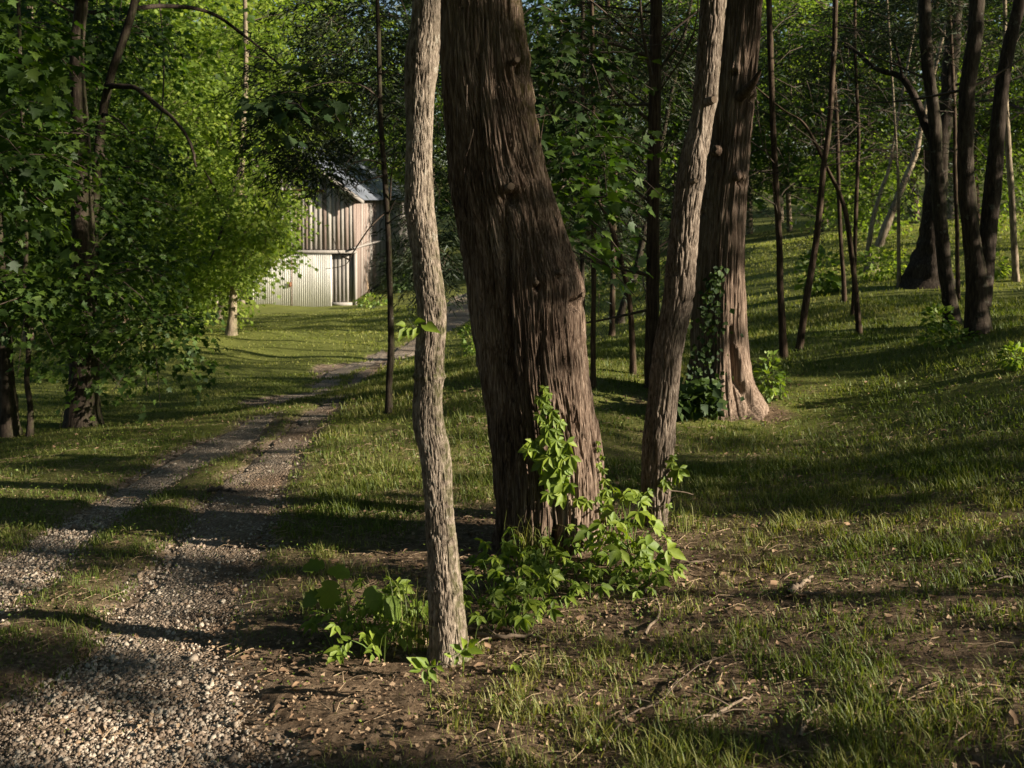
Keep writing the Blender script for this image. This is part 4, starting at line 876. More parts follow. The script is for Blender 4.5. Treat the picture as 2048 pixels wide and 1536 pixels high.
# high crowns of the trees in view, above the picture
def high(root, x, y, z, r_, n, mat=M_maple, proto=QUADL, size=.15):
    r_ *= 1.25; n = int(n * 1.9); P, d = blob_points([x, y, z + .6], (r_, r_, r_ * .55), n, .2); base = np.array(root.location)  # crowns widened and thickened to block more sky light
    V, Fz, rr = merge([spray_leaves(P, d * [1, 1, .3], .7, 12, size, proto, .3, sunkeep=True, flat=.6)])
    link("high_crown", mesh("high_crown", V - base, Fz, mat, {"rnd": rr}), root)
high(big, -.5, 4.8, 5.8, 2.6, 300, M_needle, NEED, .2); high(ced, 2.4, 8.3, 6.5, 2.8, 300, M_needle, NEED, .2)
high(near, -.5, 3.5, 5.0, 2.2, 170); high(oak, 1.7, 5.0, 5.2, 2.2, 170)
high(T['t13'][0], 4.6, 11, 6.5, 2.8, 260); high(T['t15'][0], 4.8, 9, 6, 2.8, 260); high(T['t14'][0], 6, 15, 7, 3.2, 260)
high(T['t25'][0], -4, 9.5, 6.5, 3.4, 330); high(T['t7'][0], 3.5, 11, 5.8, 2.4, 220, M_needle, NEED, .2); high(T['t22'][0], 1.8, 17, 7.5, 3, 240, M_needle, NEED, .2)
high(T['t24'][0], -1, 8.2, 5, 1.8, 160, M_needle, NEED, .2)

# ------------------------------------------------------------------ barn
M_board = plain_mat("weathered_board", (.11, .10, .095), (.38, .355, .335), 3, .9, 0, (8, 8, .7), .55, .4)
M_rboard = plain_mat("reddish_weathered_board", (.11, .08, .07), (.30, .24, .215), 3, .9, 0, (8, 8, .7), .5, .4)
M_white = plain_mat("white_painted_metal", (.62, .60, .55), (.82, .82, .80), 1.2, .45, 0, (1, 1, .4), 0, 0, .4)
M_roof = plain_mat("galvanised_roof", (.08, .09, .115), (.22, .25, .31), 1.5, .5, .2, (1, 1, 1), .3)
M_stone = plain_mat("foundation_stone", (.22, .18, .13), (.45, .40, .32), 4)
M_rust = plain_mat("rusty_metal", (.14, .06, .03), (.32, .16, .09), 6)
a6 = R(1.5); u = np.array([-math.cos(a6), math.sin(a6) * 1.0, 0]); v = np.array([math.sin(a6), math.cos(a6), 0])
C0 = W(712, 400, 50); C0[2] = 0
barn = thing("barn", "weathered grey board barn with a white corrugated sliding door and metal roof", "barn", (C0[0], C0[1], -5.3))
bo = np.array([C0[0], C0[1], -5.3])
cube_V = np.array([[x, y, z] for x in (0, 1) for y in (0, 1) for z in (0, 1)], float)
cube_F = np.array([[0,1,3,2],[4,6,7,5],[0,4,5,1],[2,3,7,6],[0,2,6,4],[1,5,7,3]])
def uvz(a, b, z): return C0 + u * a + v * b + np.array([0, 0, z]) - bo
def barn_box(name, a0, a1, b0, b1, z0, z1, mat, z1b=None, parent=barn):
    """box in barn axes; z1b = height of the top at the a1 side (sloped top)"""
    z1b = z1 if z1b is None else z1b; V = []
    for x in (0, 1):
        for y in (0, 1):
            for z in (0, 1):
                V.append(uvz(a0 + (a1 - a0) * x, b0 + (b1 - b0) * y, z0 if z == 0 else (z1 if x == 0 else z1b)))
    return link(name, mesh(name, V, cube_F, mat), parent)
APX, EAV, SL = 3.8, .30, .72
def rake(a): return EAV + SL * (a if a <= APX else 2 * APX - a)
random.seed(4)
x = 0.0
while x < 7.6:      # upper gable boards
    wd = random.uniform(.17, .26); e = min(x + wd, 7.6)
    barn_box("board", x + .006, e - .012, -.035 + random.uniform(-.008, .008), 0, -2.50 + random.uniform(-.03, .03), rake(x) - .05, M_rboard if random.random() < .3 else M_board, rake(e) - .05); x = e
x = 5.2
while x < 7.6:      # lower wall left of the door
    wd = random.uniform(.17, .26); e = min(x + wd, 7.6)
    barn_box("board", x + .006, e - .012, .03, .06, -5.0, -2.56, M_board); x = e
x = .16
while x < 1.5:      # recessed boards beside the door
    e = x + .2; barn_box("board", x + .008, e - .014, .02, .05, -5.12, -2.75, M_board); x = e
x = 0.0
while x < 26:       # side wall, boards along the depth
    wd = random.uniform(.17, .25); e = min(x + wd, 26)
    zlo = -5.0 + .035 * x
    barn_box("board", -.03 + random.uniform(-.008, .008), .0, x + .006, e - .012, zlo, EAV - .06, M_rboard if x < 6 and random.random() < .7 else M_board); x = e
barn_box("inner_wall", .02, 7.58,   .08, 25.9, -5.0, EAV - .2, plain_mat("dark_interior_wood", (.03, .025, .02), (.06, .05, .04)))
barn_box("corner_post", -.05, .12, -.06, .06, -5.3, -2.56, M_board)
barn_box("corner_post", 1.42, 1.52, -.05, .02, -5.2, -2.7, M_board)
barn_box("door_track", -.05, 5.4, -.26, -.08, -2.66, -2.52, M_board)
barn_box("sill", .05, 1.6, -.04, .02, -5.32, -5.14, M_board)
barn_box("gable_beam", 1.6, 3.6, -.12, -.04, .42, .52, M_rust)
for q in range(7):
    barn_box("foundation_stone", 5.25 + q * .34, 5.25 + q * .34 + .30, -.02 - .03 * (q % 2), .1, -5.35, -5.03, M_stone)
for (a0, a1) in ((1.20, 3.17), (3.20, 5.15)):
    n = 80; V, Fq = [], []
    for k in range(n + 1):
        a = a0 + (a1 - a0) * k / n; off = -.17 + .022 * math.cos(k / n * (a1 - a0) / .095 * 2 * math.pi)
        V += [uvz(a, off, -5.36), uvz(a, off, -2.68), uvz(a, off + .02, -5.36), uvz(a, off + .02, -2.68)]
    for k in range(n):
        b = 4 * k; Fq += [[b, b+4, b+5, b+1], [b+2, b+3, b+7, b+6], [b+1, b+5, b+7, b+3], [b, b+2, b+6, b+4]]
    d_ = link("door", mesh("door", V, Fq, M_white, None, False), barn)
    if a0 > 3: barn_box("handle", a0 + .02, a0 + .14, -.26, -.19, -4.35, -4.12, M_rust, parent=d_); barn_box("door_edge", a0 - .01, a0 + .015, -.205, -.19, -5.36, -2.7, M_rust, parent=d_)
for side in (0, 1):
    for q in range(16):   # roof sheets
        b0, b1 = -.55 + q * 1.66, -.55 + q * 1.66 + 1.68
        n = 14; V, Fq = [], []
        for k in range(n + 1):
            b = b0 + (b1 - b0) * k / n; wv = .02 * (k % 2) + .004 * (q % 2)
            for (a, z) in (((-.5, EAV - SL * .5), (APX, rake(APX))) if side == 0 else ((8.1, EAV - SL * .5), (APX, rake(APX)))):
                V.append(uvz(a, b, z + .06 + wv)); V.append(uvz(a, b, z + .045 + wv))
        for k in range(n):
            o_ = 4 * k; Fq += [[o_, o_+4, o_+6, o_+2], [o_+1, o_+3, o_+7, o_+5], [o_, o_+1, o_+5, o_+4]]
        link("roof_sheet", mesh("roof_sheet", V, Fq, M_roof), barn)
    V = []
for (aa, ab) in ((-.5, APX), (8.1, APX)):
    V = [];
    for b in (-.58, -.50):
        for a, z in ((aa, EAV - SL * .5), (ab, rake(APX))): V += [uvz(a, b, z - .16), uvz(a, b, z + .03)]
    link("rake_board", mesh("rake_board", V, np.array([[0,2,3,1],[4,5,7,6],[0,1,5,4],[2,6,7,3],[1,3,7,5],[0,4,6,2]]), M_board), barn)
pole = thing("leaning_pole", "long bare pole leaning against the side wall of the barn", "pole", W(737, 590, 53))
p0 = W(737, 592, 53.5); V, Fq = tubes([catmull([p0, W(727, 530, 52.6), W(716, 462, 51.4)], 10)], [(.09, .07)], 8)
link("shaft", mesh("pole_shaft", V - W(737, 590, 53), Fq, M_straw, {"rnd": np.zeros(len(V))}), pole)
V, Fq = tubes([catmull([W(707, 497, 49.6), W(740, 487, 52.5), W(775, 479, 58)], 10)], [(.06, .05)], 6)
link("rail", mesh("rail", V - bo, Fq, M_board), barn)

# ------------------------------------------------------------------ grass (stuff)
def blades(n, dmin, dmax, hgt, wid, seg2, power, seed, amin=-.60, amax=.60, dens=None, curl=.5):
    r_ = np.random.default_rng(seed)
    uu = r_.random(n); D = (dmin**power + uu * (dmax**power - dmin**power))**(1 / power)
    a = r_.uniform(amin, amax, n); x, y = D * np.sin(a), D * np.cos(a)
    g = dens(x, y); k = r_.random(n) < g; x, y, g, D = x[k], y[k], g[k], D[k]; n = len(x)
    z = H(x, y) - .012
    th = r_.uniform(0, 2*np.pi, n); h = hgt(D, g) * (.5 + r_.random(n)) * np.where(x < -.16 * y - .2, .65, 1); wv = wid(D) * (.7 + .6 * r_.random(n))
    lean = np.c_[np.cos(th), np.sin(th)] * (h * curl * r_.random(n))[:, None]
    s_ = np.c_[-np.sin(th), np.cos(th)] * wv[:, None] / 2
    s2 = r_.uniform(-.5, .5, n); tw = np.c_[s_[:, 0] + s2 * s_[:, 1], s_[:, 1] - s2 * s_[:, 0]]
    B = np.c_[x, y]
    if seg2:
        V = np.stack([np.c_[B - s_, z], np.c_[B + s_, z], np.c_[B + lean * .35 + tw * .8, z + h * .6], np.c_[B + lean * .35 - tw * .8, z + h * .6], np.c_[B + lean * 1.1, z + h]], 1)
        Fz = np.array([[0,1,2],[0,2,3],[3,2,4]]); m_ = 5
    else:
        V = np.stack([np.c_[B - s_, z], np.c_[B + s_, z], np.c_[B + lean, z + h]], 1); Fz = np.array([[0,1,2]]); m_ = 3
    rr = np.clip(r_.random(n) * .75 + .3 * noise(x * 1.3, y * 1.3, 0, 88), 0, 1)
    return V.reshape(-1, 3), (Fz[None] + (np.arange(n) * m_)[:, None, None]).reshape(-1, 3), np.repeat(rr, m_)
def dens_near(x, y):
    tuft = np.clip(noise(x * 9, y * 9, 0, 91) * 3, 0, 1); g = grass_amount(x, y)
    return np.clip((g - .12) * 1.4, 0, 1) * (.42 + .58 * tuft) * (1 - .97 * rut_amount(x, y))
def dens_mid(x, y):
    return np.clip((grass_amount(x, y) - .2) * 1.5, .05, 1) * (.4 + .6 * np.clip(.5 + noise(x * 3, y * 3, 0, 93), 0, 1)) * (1 - .98 * rut_amount(x, y))
right = lambda x: np.clip(.5 + x / 5, .35, 1.25)
sets = [blades(190000, 1.9, 6.5, lambda D, g: .018 + .036 * g, lambda D: .0024 + .0004 * D, True, 1.2, 1, dens=dens_near, curl=1.0),
        blades(210000, 5.2, 15, lambda D, g: .03 + .022 * g, lambda D: .003 + .0010 * D, False, 1.3, 2, dens=dens_mid, curl=1.1),
        blades(170000, 13, 46, lambda D, g: .05 + 0 * D, lambda D: .004 + .0013 * D, False, 1.4, 3, dens=dens_mid)]
for k, (V, Fz, r_) in enumerate(sets):
    tag(link("grass", mesh("grass", V, Fz, M_lawn if k == 2 else M_grass, {"rnd": r_})), ["sparse young grass tufts over leaf litter in the foreground", "shaded turf between the trunks on the slope", "mown lawn grass running back to the barn"][k], "grass", kind="stuff")
# rank tufts by the trunks
def tuft(px, py, n, h, label, spread=.06):
    p = gp(px, py); t = thing("grass_tuft", label, "grass tuft", p, None)
    Vs = []; 
    th = rng.uniform(0, 6.28, n); hh = h * rng.uniform(.5, 1, n); ps = []
    for k in range(n):
        b = np.array([rng.normal() * spread, rng.normal() * spread, -.01]); l = np.array([math.cos(th[k]), math.sin(th[k]), 0]) * hh[k] * rng.uniform(.2, .7)
        q = catmull([b, b + l * .3 + [0, 0, hh[k] * .7], b + l + [0, 0, hh[k] * rng.uniform(.6, 1)]], 6); s_ = np.cross(norm(l[None])[0], [0, 0, 1]) * .0019
        wv = np.linspace(1, .15, 6)[:, None]; Vs.append(np.stack([q - s_ * wv, q + s_ * wv], 1).reshape(-1, 3))
    V = np.vstack(Vs); f = np.array([[2*i, 2*i+1, 2*i+3, 2*i+2] for i in range(5)]); Fq = (f[None] + (np.arange(n) * 12)[:, None, None]).reshape(-1, 4)
    tag(link("blades", mesh("blades", V, Fq, M_grass, {"rnd": np.repeat(rng.random(n), 12)}), t), kind="stuff")
tuft(835, 1290, 90, .30, "tall rank grass leaning against the left foot of the slim pale trunk", .07)
tuft(1060, 1130, 60, .24, "long arching grass in the leafy clump before the middle cedar", .05)
tuft(1365, 1060, 50, .16, "pale grass clump at the right foot of the leaning grey trunk", .06)
tuft(905, 1455, 26, .12, "bright lone grass tuft on bare soil below the slim pale trunk", .02)

# ------------------------------------------------------------------ small weeds, litter, twigs, gravel (stuff)
def scatter(n, dmin, dmax, power, seed, dens, amin=-.6, amax=.6):
    r_ = np.random.default_rng(seed); D = (dmin**power + r_.random(n) * (dmax**power - dmin**power))**(1 / power); a = r_.uniform(amin, amax, n)
    x, y = D * np.sin(a), D * np.cos(a); k = r_.random(n) < dens(x, y); return x[k], y[k], D[k]
x, y, D = scatter(32000, 1.9, 9, 1.2, 5, lambda x, y: (.2 + .8 * np.clip(noise(x * 4, y * 4, 0, 95) * 2, 0, 1)) * (1 - .93 * rut_amount(x, y)))
P = np.c_[x, y, H(x, y) + rng.uniform(.005, .045, len(x))]; ax = rvec(len(x)); ax[:, 2] = abs(ax[:, 2]) * .4; nr = rng.normal(size=P.shape) * .4 + [0, 0, 1]
V, Fz = place(QUADL, P, ax, nr, (.005 + .0012 * D) * (.6 + .8 * rng.random(len(x))))
tag(link("ground_weeds", mesh("ground_weeds", V, Fz, M_under, {"rnd": np.repeat(rng.random(len(x)), 4)})), "small round green weeds dotted through the foreground litter", "weeds", kind="stuff")
CURL = (np.array([[0,0,0],[.34,.12,.16],[.22,.6,.30],[.08,1.05,.1],[-.30,.72,.05],[-.22,.25,.22],[0,.5,-.04]]), np.array([[6,0,1],[6,1,2],[6,2,3],[6,3,4],[6,4,5],[6,5,0]]))
x, y, D = scatter(26000, 1.9, 10, 1.1, 6, lambda x, y: np.clip(1.25 - grass_amount(x, y), .08, 1) * (1 - .75 * rut_amount(x, y)))
P = np.c_[x, y, H(x, y) + rng.uniform(.0, .014, len(x))]; ax = rvec(len(x)); ax[:, 2] *= .2; nr = rng.normal(size=P.shape) * .35 + [0, 0, 1]
V, Fz = place(CURL, P, ax, nr, .014 * (.5 + 2.2 * rng.random(len(x))**5))
tag(link("leaf_litter", mesh("leaf_litter", V, Fz, M_dead, {"rnd": np.repeat(rng.random(len(x)), 7)})), "dry brown leaf litter lying over the bare soil", "leaf litter", kind="stuff")
x, y, D = scatter(3500, 1.9, 9, 1.1, 8, lambda x, y: 1 - .8 * rut_amount(x, y))
ps, rs = [], []
for k in range(len(x)):
    l_ = rng.uniform(.03, .14); a = rng.uniform(0, 6.28); d = np.array([math.cos(a), math.sin(a)]) * l_
    z0 = float(H(x[k], y[k])); ps.append(np.array([[x[k], y[k], z0 + .004], [x[k] + d[0]*.5 + rng.normal()*.008, y[k] + d[1]*.5, z0 + rng.uniform(.004, .02)], [x[k] + d[0], y[k] + d[1], float(H(x[k]+d[0], y[k]+d[1])) + .006]])); rs.append((rng.uniform(.001, .0028), .0008))
V, Fq = tubes(ps, rs, 3)
tag(link("twig_litter", mesh("twig_litter", V, Fq, M_straw, {"rnd": np.repeat(rng.random(len(x)), 9)})), "fine dry twigs and straws scattered over the ground", "twigs", kind="stuff")
x, y, D = scatter(90000, 1.9, 7.5, 1.15, 16, lambda x, y: np.clip(1.35 - .8 * grass_amount(x, y), .1, 1) * (.35 + .65 * np.clip(.6 + noise(x * 5, y * 5, 0, 107), 0, 1)) * (1 - .8 * rut_amount(x, y)))
P = np.c_[x, y, H(x, y) + rng.uniform(-.008, .008, len(x))]; ax = rvec(len(x)); ax[:, 2] *= .3; nr = rng.normal(size=P.shape) * .5 + [0, 0, 1]
V, Fz = place(QUADL, P, ax, nr, .004 + .018 * rng.random(len(x))**3)
tag(link("leaf_litter", mesh("litter_bits", V, Fz, M_bits, {"rnd": np.repeat(rng.random(len(x)), 4)})), "small broken bits of brown leaf and bark between the grass tufts", "leaf litter", kind="stuff")
# gravel: rounded pebbles, denser and paler in the ruts
phi = (1 + 5**.5) / 2
ICO_V = norm(np.array([[-1,phi,0],[1,phi,0],[-1,-phi,0],[1,-phi,0],[0,-1,phi],[0,1,phi],[0,-1,-phi],[0,1,-phi],[phi,0,-1],[phi,0,1],[-phi,0,-1],[-phi,0,1]], float))
ICO_F = np.array([[0,11,5],[0,5,1],[0,1,7],[0,7,10],[0,10,11],[1,5,9],[5,11,4],[11,10,2],[10,7,6],[7,1,8],[3,9,4],[3,4,2],[3,2,6],[3,6,8],[3,8,9],[4,9,5],[2,4,11],[6,2,10],[8,6,7],[9,8,1]])
_c5 = [(math.cos(k * 1.2566), math.sin(k * 1.2566), -.35) for k in range(5)]; _c3t = [(.5 * math.cos(k * 2.094 + .3), .5 * math.sin(k * 2.094 + .3), .8) for k in range(3)]
DOME_V = np.array(_c5 + _c3t); DOME_F = np.array([[0,1,5],[1,6,5],[1,2,6],[2,3,6],[3,7,6],[3,4,7],[4,5,7],[4,0,5],[5,6,7]])
OCT_V = np.array([[1,0,0],[-1,0,0],[0,1,0],[0,-1,0],[0,0,1]], float); OCT_F = np.array([[0,2,4],[2,1,4],[1,3,4],[3,0,4]])
M_grav = plain_mat("gravel_stone", (.06, .042, .031), (.33, .26, .205), 14, .8, 0, (1, 1, 1), 0, .3, c2=(.50, .44, .37))
def stones(x, y, s_, PV, PF, seed, sink=.25):
    r_ = np.random.default_rng(seed); n = len(x); a = r_.uniform(0, 6.28, n); sx = s_ * r_.uniform(.7, 1.3, n); sy = s_ * r_.uniform(.6, 1, n); sz = s_ * r_.uniform(.45, .8, n)
    J = 1 + .30 * r_.normal(size=(n, len(PV), 1)); Vv = PV[None] * J
    X = Vv[..., 0] * sx[:, None]; Y = Vv[..., 1] * sy[:, None]; Z = Vv[..., 2] * sz[:, None]
    c, s2 = np.cos(a)[:, None], np.sin(a)[:, None]
    V = np.stack([x[:, None] + X*c - Y*s2, y[:, None] + X*s2 + Y*c, (H(x, y) - .014 + sz * sink)[:, None] + Z], -1)
    return V.reshape(-1, 3), (PF[None] + (np.arange(n) * len(PV))[:, None, None]).reshape(-1, 3), np.repeat(r_.random(n) * .85 + .15 * noise(x*2, y*2, 0, 99), len(PV))
def dgrav(x, y):
    rt = rut_amount(x, y); u_, v_ = px_of(np.stack([x, y, H(x, y)], -1))
    low = np.clip((v_ - 1370) / 90, 0, 1); rr_ = np.clip((u_ - 150) / 120, 0, 1)
    cov = low * (1 - .5 * np.clip((u_ - 330) / 200, 0, 1)) + (1 - low) * (.42 * (1 - rr_) + rr_ * (.20 - .16 * np.clip((u_ - 280) / 200, 0, 1)))
    return rt * cov * (.45 + .8 * np.clip(.5 + noise(x * 4, y * 4, 0, 101), 0, 1)) + .05 * rut_amount(x, y, True) + .003
x, y, D = scatter(210000, 2.2, 6.2, 1.3, 12, dgrav, -.62, .1)
a1 = stones(x, y, .0030 + .0095 * np.random.default_rng(3).random(len(x))**5, DOME_V, DOME_F, 4)
x, y, D = scatter(50000, 5.8, 16, 1.3, 13, dgrav, -.55, 0)
a2 = stones(x, y, .006 + .008 * np.random.default_rng(5).random(len(x)), OCT_V, OCT_F, 6)
x, y, D = scatter(260, 2.2, 6, 1.2, 14, lambda x, y: np.clip(dgrav(x, y), 0, 1) * .4 + .01, -.62, .1)
a3 = stones(x, y, .016 + .012 * np.random.default_rng(7).random(len(x)), ICO_V, ICO_F, 8)
V, Fz, r_ = merge([a1, a2, a3])
tag(link("gravel", mesh("gravel", V, Fz, M_grav, {"rnd": r_})), "pale crushed stone gravel lying loose in the wheel ruts", "gravel", kind="stuff")
# ground clods in the litter
x, y, D = scatter(16000, 1.9, 7, 1.2, 15, lambda x, y: np.clip(1.05 - grass_amount(x, y), .1, 1) * (.35 + .65 * (noise(x * 2, y * 2, 0, 105) > 0)), -.6, .6)
V, Fz, r_ = stones(x, y, .003 + .007 * np.random.default_rng(9).random(len(x))**2, DOME_V, DOME_F, 10)
tag(link("soil_crumbs", mesh("soil_crumbs", V, Fz, plain_mat("soil_crumb", (.05, .032, .02), (.30, .21, .14), 20), {"rnd": r_})), "crumbs of brown soil and small stones among the litter", "soil crumbs", kind="stuff")

# ------------------------------------------------------------------ fallen branches
def fallen(pts, r0, label, name="fallen_branch", mat=None, side=3, lift=.012):
    P = [gp(a, b) + [0, 0, lift] for a, b in pts]; base = P[0].copy(); Q = catmull(P, 16)
    Q[:, 2] = np.maximum(Q[:, 2], H(Q[:, 0], Q[:, 1]) + r0 * .5); Q += rng.normal(size=Q.shape) * r0 * .35
    t = thing(name, label, "branch", base)
    V, Fq = tubes([Q], [(r0, r0 * .4)], 8); link("stem", mesh("stem", V - base, Fq, mat or M_twig, {"rnd": np.full(len(V), .3)}, True), t)
    for k in range(side):
        q = Q[rng.integers(3, 14)]; a = rng.uniform(0, 6.28); e = np.array([math.cos(a), math.sin(a), .12]) * rng.uniform(.05, .14)
        V, Fq = tubes([catmull([q, q + e * .5 + [0, 0, .01], q + e], 5)], [(r0 * .4, r0 * .12)], 5); link("side_twig", mesh("side_twig", V - base, Fq, mat or M_twig, {"rnd": np.full(len(V), .3)}), t)
fallen([(1205,1510),(1255,1440),(1320,1410),(1380,1350),(1470,1310)], .0035, "long thin fallen branch reaching from the bottom edge up through the litter", mat=M_branch)
fallen([(1575,1192),(1600,1175),(1625,1163)], .013, "short stout stick lying in the litter right of centre", side=0)
fallen([(1590,1195),(1625,1192),(1660,1190)], .006, "thin pale stick touching the short stout stick", side=0)
fallen([(955,1275),(1010,1282),(1062,1278),(1100,1290)], .009, "pale curved branch lying just right of the slim pale trunk's foot")
fallen([(1290,1275),(1318,1230),(1310,1205),(1280,1205)], .006, "hooked grey twig in the litter below the yellow green plants", side=1)
fallen([(1318,1125),(1370,1130),(1425,1125)], .008, "slightly bent bare stick on the grass right of the yellow green plants", side=0)
fallen([(1290,1190),(1315,1165),(1332,1150)], .005, "thin straight twig under the yellow green plants", side=0)
fallen([(418,982),(445,982),(470,985)], .016, "dark short stick lying across the right wheel rut", side=0, mat=M_branch)
fallen([(1980,1150),(2010,1158),(2046,1165)], .014, "dark gnarled stump of wood near the right edge", side=4, mat=M_branch)
fallen([(1600,1480),(1620,1440),(1640,1420)], .005, "short upright twig at the lower right among tufts", side=1)
fallen([(1410,1455),(1450,1425),(1505,1400)], .006, "forked twig in the lower litter right of the long fallen branch", side=3)

# ------------------------------------------------------------------ creeper leaves and plants with separate leaves
def compound(kind, seed):
    """one leaf mesh made of several leaflets; stem at the origin, lying along +Y, facing +Z"""
    r_ = np.random.default_rng(seed); P, A, Nn, Sz = [], [], [], []
    if kind == 'creeper':
        for a, s_ in ((-1.75, .62), (-.85, .85), (0, 1.0), (.85, .85), (1.75, .62)):
            P.append([0, 0, 0]); A.append([math.sin(a), math.cos(a), -.2 + .15 * r_.normal()]); Nn.append([.3 * r_.normal(), .3 * r_.normal(), 1]); Sz.append(s_ * r_.uniform(.9, 1.1))
    elif kind == 'pinnate':
        for t_, sd in ((.25, 1), (.3, -1), (.62, 1), (.66, -1), (1, 0), (.0, 1), (.05, -1)):
            P.append([sd * .05, t_ * .95, 0]); A.append([sd * 1.0, .55 if sd else 1, -.15]); Nn.append([.25 * r_.normal(), .2 * r_.normal(), 1]); Sz.append((.62 if t_ > .1 else .4) * r_.uniform(.9, 1.15))
    elif kind == 'tri':
        for a, s_ in ((-1.2, .75), (0, 1), (1.2, .75)):
            P.append([0, 0, 0]); A.append([math.sin(a), math.cos(a), -.2]); Nn.append([.3 * r_.normal(), .3 * r_.normal(), 1]); Sz.append(s_)
    V, Fz = place(OVAL, np.array(P, float), np.array(A, float), np.array(Nn, float), np.array(Sz))
    rr = np.repeat(r_.uniform(.3, .7, len(P)), 9)
    return mesh(kind + "_leaf", V, Fz, M_vine, {"rnd": rr}, True)
LV = {k: [compound(k, s_) for s_ in range(4)] for k in ('creeper', 'pinnate', 'tri')}
_lob = [(.16,.02),(.34,.14),(.24,.24),(.46,.36),(.34,.46),(.48,.62),(.30,.68),(.22,.88)]
def lobed():
    V, Fz = fan([(0, 0)] + _lob + [(0, 1)] + [(-a, b) for a, b in _lob[::-1]], 0, .3, .12)
    return mesh("lobed_leaf", V, Fz, M_vine, {"rnd": np.full(len(V), .25)})
LV['lobed'] = [lobed()]
LV['oval'] = [mesh("oval_leaf", OVAL[0], OVAL[1], M_vine, {"rnd": np.full(9, .5)}, True)]
def leaf_obj(root, base, kind, pos, tip, up, size):
    """one leaf as an object: tip = direction it points, up = direction its face looks"""
    y = norm(np.asarray(tip, float)[None])[0]; x = norm(np.cross(y, up)[None])[0]; z = np.cross(x, y)
    o = link("leaf", random.choice(LV[kind]), root)
    Mx = Matrix(((x[0], y[0], z[0], 0), (x[1], y[1], z[1], 0), (x[2], y[2], z[2], 0), (0, 0, 0, 1))) @ Matrix.Scale(size, 4)
    o.matrix_local = Matrix.Translation(Vector(pos - base)) @ Mx
    return o
def climber(root, base, pts, Dfun, stem, kind='creeper'):
    for (x, y, s_) in pts:
        p = W(x, y, Dfun(x, y)); tip = np.array([rng.normal() * .5, -.35, -1.0]); up = np.array([rng.normal() * .35 + .25, -1, .55 + rng.normal() * .25])
        leaf_obj(root, base, kind, p, tip, up, s_ / F * DB)
    V, Fq = tubes([catmull([W(a, b, Dfun(a, b) + .02) for a, b in s2], 18) for s2 in stem], [(.004, .0025)] * len(stem), 5)
    link("stem", mesh("stem", V - base, Fq, M_twig, {"rnd": np.zeros(len(V))}), root)
def c5(x, y): return 780 + x * .521, 600 + y * .521
cr = [(595,335,14),(575,375,16),(600,385,18),(590,410,18),(625,425,18),(575,440,18),(630,455,18),(600,482,17),(612,498,20),(655,470,14),(555,550,24),(600,525,22),(640,540,26),(680,545,22),(600,590,28),(640,600,28),(695,600,30),(660,640,26),(580,625,22),(615,668,28),(660,700,26),(610,740,22),(660,745,22),(530,570,18),(650,575,22),(625,640,22),(590,460,14),(610,360,12),(640,500,16)]
pts = [(*c5(a, b), s_ * 1.3) for a, b, s_ in cr] + [(*c5(a + rng.normal() * 14, b + rng.normal() * 14), s_ * 1.1) for a, b, s_ in cr if s_ > 23]
cree = thing("creeper_vine", "bright green five-fingered creeper climbing the front of the shaggy middle cedar", "vine", W(1110, 1060, 4.38))
climber(cree, np.array(cree.location), pts, lambda x, y: 4.40 - .02 * random.random(), [[c5(640, 860), c5(630, 760), c5(640, 640), c5(600, 520), c5(600, 420), c5(595, 335)]])
cr2 = [(800,545,10),(803,570,10),(815,600,12),(800,630,13),(820,650,15),(828,690,18),(800,700,17),(835,730,20),(722,765,22),(760,772,24),(800,790,22),(842,762,20),(812,740,16),(790,760,18)]
cree2 = thing("creeper_vine", "small leaved creeper trailing up the right edge of the middle cedar", "vine", W(1200, 1080, 4.6))
climber(cree2, np.array(cree2.location), [(*c5(a, b), s_) for a, b, s_ in cr2], lambda x, y: 4.58 if x > 1185 else 4.44, [[c5(830, 900), c5(825, 760), c5(815, 640), c5(800, 540)]])
cr3 = [(1088,598,16),(1085,622,20),(1112,645,34),(1062,700,24),(1100,660,28),(990,735,20),(958,742,22),(1070,785,14),(1050,690,16)]
cree3 = thing("creeper_vine", "cluster of creeper leaves on the lower right side of the leaning grey trunk", "vine", W(1340, 1000, 4.85))
climber(cree3, np.array(cree3.location), [(*c5(a, b), s_) for a, b, s_ in cr3], lambda x, y: 4.86, [[c5(1060, 800), c5(1075, 700), c5(1088, 600)], [c5(1065, 730), c5(1130, 738), c5(1165, 748)]])
iv = thing("ivy", "dark ivy climbing the shaded left side of the buttressed reddish cedar", "ivy", W(1400, 800, 7.9))
bI = np.array(iv.location)
q = []
for _ in range(270):
    t_ = rng.random()**.8; y_ = 820 - t_ * 290; hw = 20 * (1 - t_) + 9; xc = 1398 + 36 * t_
    q.append(W(xc + rng.normal() * hw, y_, 7.92 - .04 * rng.random() + .0))
q = np.array(q); V, Fz = place(QUADL, q, rvec(len(q)) + [0, 0, -.8], rng.normal(size=q.shape) * .4 + [.2, -1, .4], .042 * (.5 + rng.random(len(q))))
tag(link("foliage", mesh("ivy_leaves", V - bI, Fz, M_darkleaf, {"rnd": np.repeat(rng.random(len(q)), 4)}), iv), kind="stuff")
q = np.array([W(1330 + 110 * rng.random(), 825 - 60 * rng.random()**1.5, 7.9 - .3 * rng.random()) for _ in range(500)])
sh = thing("low_shrub", "dark low leafy shrub at the shaded left foot of the buttressed cedar", "shrub", W(1385, 820, 7.8))
V, Fz = place(QUADL, q, rvec(len(q)) + [0, 0, -.3], rng.normal(size=q.shape) * .5 + [0, -.4, 1], .07 * (.5 + rng.random(len(q))))
tag(link("foliage", mesh("shrub_leaves", V - np.array(sh.location), Fz, M_darkleaf, {"rnd": np.repeat(rng.random(len(q)), 4)}), sh), kind="stuff")

